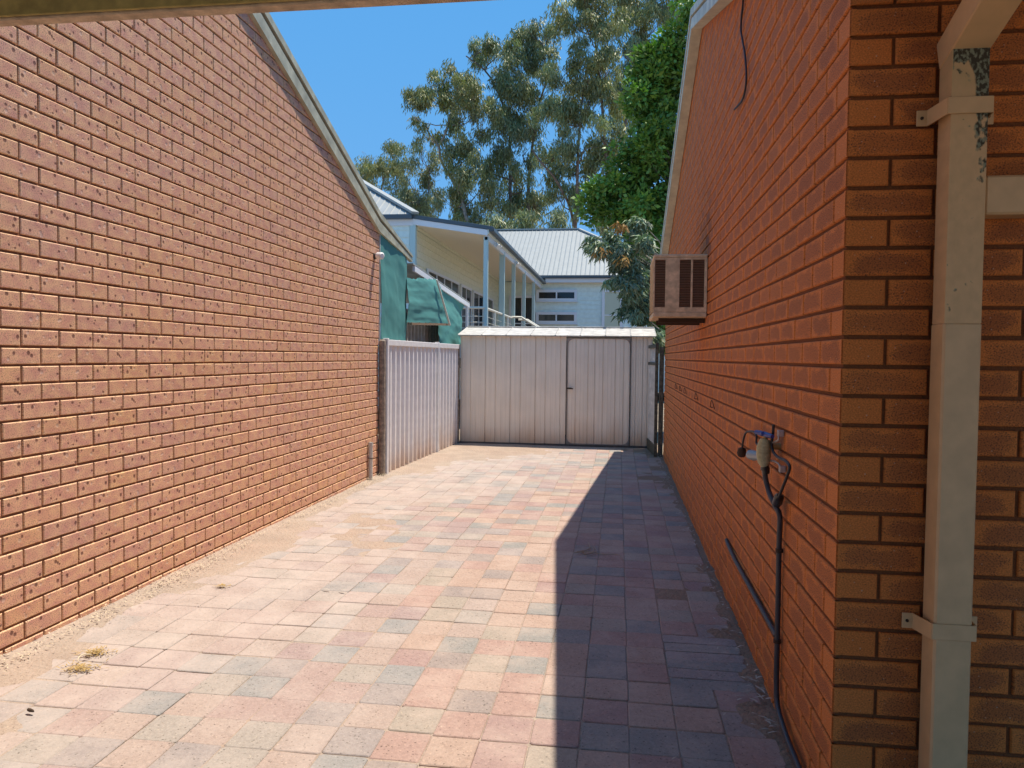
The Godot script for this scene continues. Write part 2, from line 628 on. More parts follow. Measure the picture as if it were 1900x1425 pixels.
func build_bricks(list: Array, m: Material, parent: Node, limit := 300) -> void:
	list.sort_custom(func(a, b): return a.d < b.d)
	var rest := st_new()
	var cache := {}
	for i in list.size():
		var b = list[i]
		if i < limit and b.d < 500.0:
			var o3: Vector3 = b.o + b.u * b.c.x + Vector3.UP * b.c.y
			var whole: bool = b.poly.size() == 4 and absf(b.poly[1].x - b.poly[0].x - 0.2345) < 0.002 and absf(b.poly[2].y - b.poly[0].y - 0.074) < 0.002
			var key := "%d_%d_%s" % [b.cell, rng.randi() % 4, b.u]
			var mesh: ArrayMesh = cache.get(key) if whole else null
			if mesh == null:
				var st := st_new()
				var rel := PackedVector2Array()
				for p in b.poly:
					rel.append(p - b.c)
				brick_face(st, rel, Rect2(b.full.position - b.c, b.full.size), b.cell, Vector3.ZERO, b.u, b.n, b.tint)
				st.generate_tangents()
				mesh = st.commit()
				if whole:
					cache[key] = mesh
			var o := part("brick", mesh, m, parent)
			o.position = o3
		else:
			brick_face(rest, b.poly, b.full, b.cell, b.o, b.u, b.n, b.tint)
	rest.generate_tangents()
	part("brickwork", rest.commit(), m, parent, "stuff")

# ------------------------------------------------------------------ paving
func build_paving() -> void:
	# earth far around
	var e := st_new()
	quad(e, P(-300, -0.12, -60), P(300, -0.12, -60), P(300, -0.12, 400), P(-300, -0.12, 400), Vector3.UP)
	struct("ground", e.commit(), M.earth)
	var c := st_new()
	quad(c, P(-4.0, -0.02, -12.0), P(7.0, -0.02, -12.0), P(7.0, -0.02, 1.46), P(-4.0, -0.02, 1.46), Vector3.UP)
	struct("concrete_apron", c.commit(), M.concrete)  # unseen ground, coloured warm to tint light bounced under the carport
	var bed := st_new()
	pbox(bed, -2.80, 0.70, -0.11, -0.032, 1.46, 12.2)
	var drive := struct("driveway", bed.commit(), M.earth)
	var base := [Color(0.53, 0.395, 0.335), Color(0.50, 0.345, 0.31), Color(0.45, 0.315, 0.305), Color(0.345, 0.355, 0.355), Color(0.39, 0.34, 0.33), Color(0.46, 0.41, 0.36), Color(0.54, 0.42, 0.365)]
	var dust := Color(0.53, 0.435, 0.385)
	var mats := []
	for b in base:
		for k in 4:
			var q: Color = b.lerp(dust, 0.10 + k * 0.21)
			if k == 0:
				q = Color(q.r * 1.03, q.g * 0.98, q.b * 0.93)  # least dusty pavers, colour warmed to offset the cool shade on the right
			var pm := mat(q.r, q.g, q.b, 0.92, "speck", 0.46, "bumpy", 0.16)
			pm.detail_enabled = true
			pm.detail_blend_mode = BaseMaterial3D.BLEND_MODE_MIX
			pm.detail_albedo = T.dust_shade_warm if k < 1 else T.dust
			pm.detail_mask = T.dust_lo if k < 2 else T.dust_hi
			mats.append(pm)
	var meshes := []
	for k in 6:
		meshes.append(paver_mesh(0.1772, 0.197, k))
	var long_mesh := paver_mesh(0.357, 0.10, 9)
	var list := []
	var pitch := 0.18
	for col in 19:
		var x := 0.60 - 0.09 - col * pitch
		if x < -2.80:
			break
		var run := rng.randf_range(-0.008, 0.008)
		for row in 54:
			var d := 1.52 + 0.10 + row * 0.2 + run + 0.012 * sin(row * 0.7 + col * 0.5)
			if d > 12.05:
				break
			if (col < 2 and row >= 9 and row < 12):
				continue
			var pick: float = rng.randf()
			var ci := 0
			for t in [0.20, 0.40, 0.50, 0.66, 0.76, 0.88, 1.0]:
				if pick < t:
					break
				ci += 1
			var dn := nz.get_noise_2d(x * 60.0, d * 45.0) * 0.35
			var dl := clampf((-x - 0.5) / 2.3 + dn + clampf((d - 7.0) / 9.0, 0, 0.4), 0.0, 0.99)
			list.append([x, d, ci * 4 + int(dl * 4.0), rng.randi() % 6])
	# a patch relaid with narrow bricks laid flat, in the shade
	for row in 6:
		list.append([0.42, 3.345 + row * 0.1035, (3 + row % 2) * 4 + (row % 2), -1])
	list.sort_custom(func(a, b): return a[1] + absf(a[0]) * 0.15 < b[1] + absf(b[0]) * 0.15)
	var shown := 0
	var rest := {}
	for p in list:
		var sink := -0.006 * smoothstep(0.0, 0.5, p[0]) * (0.5 + nz.get_noise_2d(p[0] * 100, p[1] * 60))
		var at := P(p[0] + rng.randf_range(-0.0022, 0.0022), rng.randf_range(-0.0018, 0.0018) + sink, p[1])
		var bs := Basis.from_euler(Vector3(rng.randf_range(-0.008, 0.008), rng.randf_range(-0.010, 0.010), rng.randf_range(-0.008, 0.008)))
		var mesh: ArrayMesh = long_mesh if p[3] < 0 else meshes[p[3]]
		if shown < 300 and in_view(at):
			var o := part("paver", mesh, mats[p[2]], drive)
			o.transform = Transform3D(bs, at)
			shown += 1
		else:
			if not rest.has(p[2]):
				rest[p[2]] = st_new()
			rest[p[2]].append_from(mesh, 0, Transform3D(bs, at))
	var all := ArrayMesh.new()
	for k in rest:
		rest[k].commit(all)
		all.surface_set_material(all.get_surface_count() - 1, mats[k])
	part("paving", all, null, drive, "stuff")
	# blown sand over the pavers and soil along the right wall
	var sand := st_new()
	var nx := 120
	var nd := 400
	var hs := []
	var cs := []
	for j in nd + 1:
		for i in nx + 1:
			var x := -2.765 + 3.425 * i / nx
			var d := 1.47 + 10.66 * j / nd
			var n1 := nz.get_noise_2d(x * 55.0, d * 32.0)
			var n2 := nf.get_noise_2d(x * 30.0, d * 30.0)
			var h := -0.0042 + 0.0016 * n2 + 0.0012 * n1
			var lw := clampf((-x - 0.9) / 1.9, 0, 1)
			h += lw * lw * 0.0045 + lw * n1 * 0.0085 + 0.0022 * n1 - 0.0008
			h += 0.022 * exp(-(x + 2.76) / 0.09)
			h += 0.006 * clampf((d - 8.2) / 3.0, 0, 1) * clampf((-x - 0.2) / 1.8, 0, 1)
			h += 0.007 * exp(-(12.1 - d) / 0.3)
			var rw := clampf((x - 0.49) / 0.12, 0, 1)
			h += rw * (0.003 + 0.010 * nz.get_noise_2d(x * 260.0, d * 160.0) + 0.003 * n2) - 0.004 * rw * float(d < 3.4)
			h += 0.006 * maxf(0, nz.get_noise_2d(x * 40.0 + 500, d * 40.0) - 0.30) * clampf((x + 0.4) * 2.0, 0, 1)
			hs.append(h)
			var soil := clampf((x + 0.25 + n1 * 0.5) / 0.75, 0, 1) * clampf((12.3 - d) / 0.6, 0.4, 1)
			var cc := Color(0.53, 0.425, 0.345).lerp(Color(0.53, 0.395, 0.31), clampf(n1 * 1.6 + 0.2, 0, 1)).lerp(Color(0.38, 0.26, 0.18), soil)
			cs.append(cc * (1.0 + 0.14 * n2))
	for j in nd + 1:
		for i in nx + 1:
			sand.set_color(cs[j * (nx + 1) + i])
			sand.add_vertex(P(-2.765 + 3.425 * i / nx, hs[j * (nx + 1) + i], 1.47 + 10.66 * j / nd))
	for j in nd:
		for i in nx:
			var a := j * (nx + 1) + i
			var b := a + nx + 1
			for q in [a, b, a + 1, a + 1, b, b + 1]:
				sand.add_index(q)
	sand.generate_normals()
	var sm := mat(1, 1, 1, 0.95, "speck", 0.6, "bumpy", 0.5)
	sm.vertex_color_use_as_albedo = true
	single("sand", sand.commit(), sm, "pinkish sand blown over the pavers and packed along the brick walls", "sand", "", "stuff")

func paver_mesh(w: float, l: float, sd: int) -> ArrayMesh:
	var st := st_new()
	var r := RandomNumberGenerator.new()
	r.seed = 100 + sd
	var hw := w / 2
	var hl := l / 2
	var b := 0.0032
	# outline with slightly worn corners
	var o := []
	for s in [[-1, -1], [1, -1], [1, 1], [-1, 1]]:
		var wear := r.randf_range(0.003, 0.011)
		var p := Vector2(hw * s[0], hl * s[1])
		var q1 := p + Vector2(-s[0] * wear, 0)
		var q2 := p + Vector2(0, -s[1] * wear)
		if s[0] * s[1] > 0:
			o.append(q2); o.append(q1)
		else:
			o.append(q1); o.append(q2)
	# order around: make it a proper loop by angle
	o.sort_custom(func(p, q): return p.angle() < q.angle())
	var n := o.size()
	for i in range(1, n - 1):
		var f := (hw - b) / hw
		tri(st, Vector3(o[0].x * f, 0, o[0].y * f), Vector3(o[i].x * f, 0, o[i].y * f), Vector3(o[i + 1].x * f, 0, o[i + 1].y * f), Vector3.UP)
	for i in n:
		var p: Vector2 = o[i]
		var q: Vector2 = o[(i + 1) % n]
		var f := (hw - b) / hw
		var out := Vector3(p.x + q.x, 0, p.y + q.y)
		quad(st, Vector3(p.x * f, 0, p.y * f), Vector3(q.x * f, 0, q.y * f), Vector3(q.x, -b, q.y), Vector3(p.x, -b, p.y), out.normalized() + Vector3.UP)
		quad(st, Vector3(p.x, -b, p.y), Vector3(q.x, -b, q.y), Vector3(q.x, -0.03, q.y), Vector3(p.x, -0.03, p.y), out)
	return st.commit()

# ------------------------------------------------------------------ brick houses
func build_left_house() -> void:
	var h := thing("brick_house", "house with the sunlit pitted pink-brown brick gable wall on the left", "house", P(-2.751, 0, 8.59))
	h.position = Vector3.ZERO
	var X := -2.751
	var end_d := 8.59
	var rake := func(d: float) -> float:
		return 2.86 + 0.358 * (8.518 - d) if d > 3.3 else 2.86 + 0.358 * 5.218 - 0.358 * (3.3 - d)
	var core := st_new()
	prism(core, [Vector2(0.6, -0.1), Vector2(end_d - 0.004, -0.1), Vector2(end_d - 0.004, rake.call(end_d)), Vector2(3.3, rake.call(3.3)), Vector2(0.6, rake.call(0.6))], Vector3(X - 0.008, 0, 0), Vector3(0, 0, -1), Vector3.UP, Vector3(-0.22, 0, 0))
	part("wall", core.commit(), M.mortar_left, h)
	var list := []
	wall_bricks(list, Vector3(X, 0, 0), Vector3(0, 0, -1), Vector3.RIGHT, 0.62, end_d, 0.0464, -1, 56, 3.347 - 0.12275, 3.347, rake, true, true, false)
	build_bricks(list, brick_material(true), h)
	# barge: lower board, dark groove, capping; the eave piece beyond the wall is flatter
	var lo := func(d: float) -> float:
		return 2.808 + 0.358 * (8.518 - d) if d < 8.518 else 2.808 - 0.124 * (d - 8.518)
	var hi := func(d: float) -> float:
		return 3.025 + 0.355 * (8.518 - d) if d < 8.518 else 3.025 - 0.222 * (d - 8.518)
	var strips := [["barge_board", 0.0, 0.52, -2.762, -2.716, M.barge], ["barge_groove", 0.52, 0.70, -2.762, -2.738, M.barge_dark], ["barge_cap", 0.70, 1.0, -2.762, -2.708, M.barge]]
	for s in strips:
		var st := st_new()
		var poly := []
		for d in [3.3, 8.518, 9.9]:
			poly.append(Vector2(d, lerpf(lo.call(d), hi.call(d), s[1])))
		for d in [9.9, 8.518, 3.3]:
			poly.append(Vector2(d, lerpf(lo.call(d), hi.call(d), s[2])))
		prism(st, poly, Vector3(s[3], 0, 0), Vector3(0, 0, -1), Vector3.UP, Vector3(s[4] - s[3], 0, 0))
		var mir := []
		for q in [[3.3, s[1]], [0.2, s[1]], [0.2, s[2]], [3.3, s[2]]]:
			var dd: float = 6.6 - q[0]
			mir.append(Vector2(q[0], lerpf(lo.call(dd), hi.call(dd), q[1])))
		prism(st, mir, Vector3(s[3], 0, 0), Vector3(0, 0, -1), Vector3.UP, Vector3(s[4] - s[3], 0, 0))
		part(s[0], st.commit(), s[5], h)
	var roof := st_new()
	prism(roof, [Vector2(0.2, hi.call(6.4) - 0.05), Vector2(3.3, hi.call(3.3) - 0.05), Vector2(8.518, hi.call(8.518) - 0.05), Vector2(9.88, hi.call(9.88) - 0.05), Vector2(9.88, hi.call(9.88) - 0.01), Vector2(8.518, hi.call(8.518) - 0.01), Vector2(3.3, hi.call(3.3) - 0.01), Vector2(0.2, hi.call(6.4) - 0.01)], Vector3(-2.764, 0, 0), Vector3(0, 0, -1), Vector3.UP, Vector3(-6, 0, 0))
	part("roof", roof.commit(), M.roof_tin, h)
	var bw := st_new()
	pbox(bw, -8.7, -2.99, 0, 2.7, 8.36, 8.58)
	part("back_wall", bw.commit(), M.mortar_left, h)
	var strip := st_new()
	pbox(strip, -2.775, -2.742, 1.58, 2.80, 8.592, 8.612)
	part("corner_strip", strip.commit(), M.pvc, h)

func build_right_house() -> void:
	var h := thing("brick_house", "house with the shaded orange-brown brick wall and corner on the right", "house")
	var X := 0.644
	var near := 2.352
	var far := 11.0
	var mid := 6.6
	var rake := func(d: float) -> float:
		return 4.17 - 0.327 * absf(d - mid) + 0.0
	var core := st_new()
	prism(core, [Vector2(near + 0.009, -0.1), Vector2(far - 0.004, -0.1), Vector2(far - 0.004, rake.call(far)), Vector2(mid, rake.call(mid)), Vector2(near + 0.009, rake.call(near))], Vector3(X + 0.009, 0, 0), Vector3(0, 0, -1), Vector3.UP, Vector3(0.22, 0, 0))
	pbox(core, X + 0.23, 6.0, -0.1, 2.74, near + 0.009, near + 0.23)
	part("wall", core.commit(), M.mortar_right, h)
	var list := []
	var soot := func(w: Vector3) -> Color:
		var d: float = -w.z
		if w.x > 0.7:
			return Color.WHITE
		var k: float = clampf(1.0 - absf(d - 5.86) / 0.14, 0, 1) * clampf((w.y - 2.17) / 0.02, 0, 1) * clampf((2.75 - w.y) / 0.45, 0, 1)
		return Color.WHITE.lerp(Color(0.42, 0.42, 0.46), k)
	# corner bricks first: even courses show a stretcher on the driveway side, odd ones on the front
	var yb := 1.3822
	for k in range(-17, 16):
		var y0 := yb + 0.086 * k + 0.006
		var y1 := y0 + 0.074
		var even := posmod(k, 2) == 0
		var side_len := 0.2375 if even else 0.1165
		var front_len := 0.1165 if even else 0.2375
		var tint := tint_pick(false)
		var cell := rng.randi() % 22
		var hc := 22 + rng.randi() % 2
		list.append({"corner": true, "y0": y0, "y1": y1, "side": side_len, "front": front_len, "tint": tint, "cell": cell if not even else hc, "cell2": cell if even else hc, "o": Vector3(X, 0, -near), "d": Vector3(X, y0, -near).distance_to(cam.position) + (0.0 if in_view(Vector3(X, y0, -near)) else 999.0)})
	wall_bricks(list, Vector3(X, 0, -near), Vector3(0, 0, -1), Vector3.LEFT, 0.2425, far - near, yb, -17, 0, 0.2425, 0.1215, func(s): return rake.call(near + s), false, true, false, soot)
	wall_bricks(list, Vector3(X, 0, -near), Vector3(0, 0, -1), Vector3.LEFT, 0.2425, far - near, yb, 0, 34, 0.2425, 0.1215, func(s): return rake.call(near + s), false, true, false, soot)
	var front_top := func(_s): return 2.745
	wall_bricks(list, Vector3(X, 0, -near), Vector3.RIGHT, Vector3.BACK, 0.2425, 2.6, yb, -17, 17, 0.1215, 0.2425, front_top, false, true, false)
	# the half bricks next to the corner headers
	for k in range(-17, 34):
		var even := posmod(k, 2) == 0
		var y0 := yb + 0.086 * k + 0.006
		var half := PackedVector2Array([Vector2(0.1265, y0), Vector2(0.362, y0), Vector2(0.362, y0 + 0.074), Vector2(0.1265, y0 + 0.074)])
		if not even:
			var p := clip_below(half, func(s): return rake.call(near + s))
			if p.size() >= 3:
				add_single_brick(list, p, Rect2(0.1265, y0, 0.2355, 0.074), Vector3(X, 0, -near), Vector3(0, 0, -1), Vector3.LEFT)
		elif k < 16:
			add_single_brick(list, half, Rect2(0.1265, y0, 0.2355, 0.074), Vector3(X, 0, -near), Vector3.RIGHT, Vector3.BACK)
	# drop the clipped duplicates that wall_bricks made in that place
	var keep := []
	for b in list:
		if b.has("poly") and not b.has("single"):
			var w := 0.0
			var lo := 99.0
			for p in b.poly:
				lo = minf(lo, p.x)
				w = maxf(w, p.x)
			if lo < 0.30 and w < 0.40 and (w - lo) < 0.2 and lo < 0.26:
				continue
		keep.append(b)
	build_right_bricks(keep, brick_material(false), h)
	var trims := [["barge_board", 0.0, 0.085, 0.552, 0.64, M.barge_pale], ["barge_groove", 0.085, 0.105, 0.585, 0.64, M.barge_dark], ["barge_cap", 0.105, 0.165, 0.545, 0.64, M.barge_pale]]
	for s in trims:
		var st := st_new()
		var up := func(d: float) -> float:
			return 4.13 - 0.327 * absf(d - mid)
		prism(st, [Vector2(1.3, up.call(1.3) + s[1]), Vector2(mid, up.call(mid) + s[1]), Vector2(12.0, up.call(12.0) + s[1]), Vector2(12.0, up.call(12.0) + s[2]), Vector2(mid, up.call(mid) + s[2]), Vector2(1.3, up.call(1.3) + s[2])], Vector3(s[3], 0, 0), Vector3(0, 0, -1), Vector3.UP, Vector3(s[4] - s[3], 0, 0))
		part(s[0], st.commit(), s[5], h)
	var roof := st_new()
	var tp := func(d: float) -> float:
		return 4.27 - 0.327 * absf(d - mid)
	prism(roof, [Vector2(1.3, tp.call(1.3) - 0.05), Vector2(mid, tp.call(mid) - 0.05), Vector2(12.0, tp.call(12.0) - 0.05), Vector2(12.0, tp.call(12.0)), Vector2(mid, tp.call(mid)), Vector2(1.3, tp.call(1.3))], Vector3(0.642, 0, 0), Vector3(0, 0, -1), Vector3.UP, Vector3(6, 0, 0))
	part("roof", roof.commit(), M.roof_tin, h)
	var bw := st_new()
	pbox(bw, X + 0.24, 6.0, 0, 2.7, far - 0.23, far - 0.01)
	part("back_wall", bw.commit(), M.mortar_right, h)

func add_single_brick(list: Array, poly: PackedVector2Array, full: Rect2, o: Vector3, u: Vector3, n: Vector3) -> void:
	var c := Vector2.ZERO
	for p in poly:
		c += p
	c /= poly.size()
	var w := o + u * c.x + Vector3.UP * c.y
	list.append({"single": true, "poly": poly, "full": full, "o": o + n * rng.randf_range(-0.001, 0.001), "u": u, "n": n, "tint": tint_pick(false), "cell": rng.randi() % 22, "c": c, "d": w.distance_to(cam.position) if in_view(w) else 999.0})

func build_right_bricks(list: Array, m: Material, parent: Node) -> void:
	var plain := []
	var corners := []
	for b in list:
		if b.has("corner"):
			corners.append(b)
		else:
			plain.append(b)
	for b in corners:
		var st := st_new()
		var r := 0.004
		var bk := 0.014
		var y0: float = b.y0 - b.y0
		var hgt: float = b.y1 - b.y0
		# side face (looking left) and front face (looking at the camera) share the rounded corner
		var s0 := Vector2(r, 0)
		brick_face(st, PackedVector2Array([Vector2(0.0005, 0), Vector2(b.side, 0), Vector2(b.side, hgt), Vector2(0.0005, hgt)]), Rect2(0, 0, 0.2355, hgt), b.cell2, Vector3.ZERO, Vector3(0, 0, -1), Vector3.LEFT, b.tint)
		brick_face(st, PackedVector2Array([Vector2(0.0005, 0), Vector2(b.front, 0), Vector2(b.front, hgt), Vector2(0.0005, hgt)]), Rect2(0, 0, 0.2355, hgt), b.cell, Vector3.ZERO, Vector3.RIGHT, Vector3.BACK, b.tint)
		st.generate_tangents()
		var o := part("brick", st.commit(), m, parent)
		o.position = b.o + Vector3(0, b.y0, 0)
	build_bricks(plain, m, parent, 300 - corners.size())

# ------------------------------------------------------------------ carport and pipes
func build_carport() -> void:
	var h := thing("carport", "carport overhead, its timber beam crossing the top left corner", "carport")
	var st := st_new()
	pbox(st, -2.735, 0.63, 2.325, 2.52, 1.962, 2.004, 0.003)
	part("beam", st.commit(), M.beam_under, h)
	st = st_new()
	pbox(st, -2.735, 0.63, 2.331, 2.53, 1.950, 1.9595, 0.002)
	part("beam_lining", st.commit(), M.beam_face, h)
	st = st_new()
	ribbed(st, P(-2.70, 2.56, -6.4), Vector3.RIGHT, 5.9, Vector3(0, 0, -1), Vector3.UP, 0.2, [[0, 0], [0.1, 0.03], [0.25, 0.03], [0.35, 0], [1.0, 0]], 8.42)  # unseen rear length added to cut the light reaching the front bricks
	part("roof_sheet", st.commit(), M.roof_tin, h)
	for x in [-2.6, 3.05]:
		st = st_new()
		pbox(st, x - 0.045, x + 0.045, -0.02, 2.53, -6.3, -6.21, 0.004)
		part("post", st.commit(), M.timber, h)
	st = st_new()
	pbox(st, -2.7, 3.15, 2.40, 2.55, -6.36, -6.31)
	part("rear_beam", st.commit(), M.timber, h)
	st = st_new()
	pbox(st, 0.66, 3.2, 2.40, 2.54, 1.80, 1.945)
	part("gutter", st.commit(), M.pipe_paint, h)

func build_downpipe() -> void:
	var h := thing("downpipe", "cream rectangular downpipe with mossy stains beside the brick corner", "downpipe")
	var st := st_new()
	pbox(st, 0.879, 0.978, 0.0, 1.507, 2.246, 2.334, 0.006)
	part("lower_pipe", st.commit(), M.pipe_paint, h)
	st = st_new()
	pbox(st, 0.882, 0.976, 1.505, 2.25, 2.249, 2.331, 0.006)
	# stained front
	st.commit()
	var up := st_new()
	var x0 := 0.882
	var x1 := 0.976
	var z0 := 2.249
	var z1 := 2.331
	var y0 := 1.505
	var y1 := 2.262
	quad_uv(up, [P(x0, y0, z0), P(x1, y0, z0), P(x1, y1, z0), P(x0, y1, z0)], [Vector2(0.25, 1), Vector2(1, 1), Vector2(1, 0), Vector2(0.25, 0)], Vector3.BACK)
	quad_uv(up, [P(x0, y0, z1), P(x0, y0, z0), P(x0, y1, z0), P(x0, y1, z1)], [Vector2(0, 1), Vector2(0.25, 1), Vector2(0.25, 0), Vector2(0, 0)], Vector3.LEFT)
	quad_uv(up, [P(x1, y0, z1), P(x1, y0, z0), P(x1, y1, z0), P(x1, y1, z1)], [Vector2(0.98, 1), Vector2(1, 1), Vector2(1, 0), Vector2(0.98, 0)], Vector3.RIGHT)
	quad_uv(up, [P(x0, y0, z1), P(x1, y0, z1), P(x1, y1, z1), P(x0, y1, z1)], [Vector2(0.1, 1), Vector2(0.2, 1), Vector2(0.2, 0), Vector2(0.1, 0)], Vector3.FORWARD)
	quad_uv(up, [P(x0, y0, z0), P(x1, y0, z0), P(x1, y0, z1), P(x0, y0, z1)], [Vector2(0.1, 1), Vector2(0.2, 1), Vector2(0.2, 0.98), Vector2(0.1, 0.98)], Vector3.DOWN)
	var m := StandardMaterial3D.new()
	m.albedo_texture = moss_image()
	m.roughness = 0.7
	m.texture_repeat = false
	part("upper_pipe", up.commit(), m, h)
	st = st_new()
	# elbow rising towards the gutter
	var a := P(0.930, 2.258, 2.345)
	var b := P(0.930, 2.405, 1.905)
	bar(st, a, b, 0.101, 0.086, Vector3.UP, 0.004)
	part("elbow", st.commit(), M.pipe_paint, h)
	st = st_new()
	pbox(st, 0.977, 1.9, 1.800, 1.905, 2.252, 2.33, 0.006)
	part("branch_pipe", st.commit(), M.pipe_paint, h)
	for y in [2.092, 0.652]:
		st = st_new()
		pbox(st, 0.872, 0.985, y - 0.022, y + 0.022, 2.2395, 2.2445, 0.001)
		for s in [-1.0, 1.0]:
			var xa: float = 0.9285 + s * 0.0565
			bar(st, P(xa, y, 2.242), P(xa + s * 0.016, y - 0.004, 2.340), 0.044, 0.004, Vector3(s, 0, 0.2))
			pbox(st, minf(xa + s * 0.014, xa + s * 0.045), maxf(xa + s * 0.014, xa + s * 0.045), y - 0.026, y + 0.018, 2.338, 2.343, 0.001)
		var strap := part("strap", st.commit(), M.pipe_paint, h)
		st = st_new()
		for s in [-1.0, 1.0]:
			tube(st, [P(0.9285 + s * 0.088, y - 0.004, 2.339), P(0.9285 + s * 0.088, y - 0.004, 2.334)], [0.005, 0.004], 8)
		part("screw", st.commit(), M.rust, strap)

func moss_image() -> ImageTexture:
	var w := 128
	var hgt := 768
	var im := Image.create(w, hgt, false, Image.FORMAT_RGB8)
	for y in hgt:
		for x in w:
			var fx := float(x) / w
			var fy := float(y) / hgt
			var n := nz.get_noise_2d(x * 2.2 + 300, y * 1.6)
			var n2 := nf.get_noise_2d(x * 0.75, y * 0.5)
			var c := Color(0.77, 0.50, 0.255) * (0.97 + 0.10 * n)
			# yellowish wash below the moss
			c = c.lerp(Color(0.34, 0.27, 0.12), clampf(1.0 - fy / 0.28 + n * 0.6, 0, 1) * 0.5)
			var mossy := clampf((0.115 - fy) * 14.0, 0, 1) + clampf((fx - 0.62 - 0.16 * n) * 5.0, 0, 1) * clampf((0.55 - fy) * 3.0, 0, 1) + clampf((0.16 - fy) * 3.0, 0, 1) * clampf((fx - 0.28) * 2.0, 0, 1)
			mossy = clampf(mossy + n * 0.9 - 0.18, 0, 1)
			if mossy > 0.30 and fx > 0.26:
				var g := Color(0.020, 0.020, 0.012).lerp(Color(0.22, 0.25, 0.17), clampf(n2 * 2.4 + 0.26 + n * 0.6, 0, 1))
				c = c.lerp(g, clampf((mossy - 0.30) * 5.0, 0, 0.95))
			im.set_pixel(x, y, c.clamp().linear_to_srgb())
	return ImageTexture.create_from_image(im)

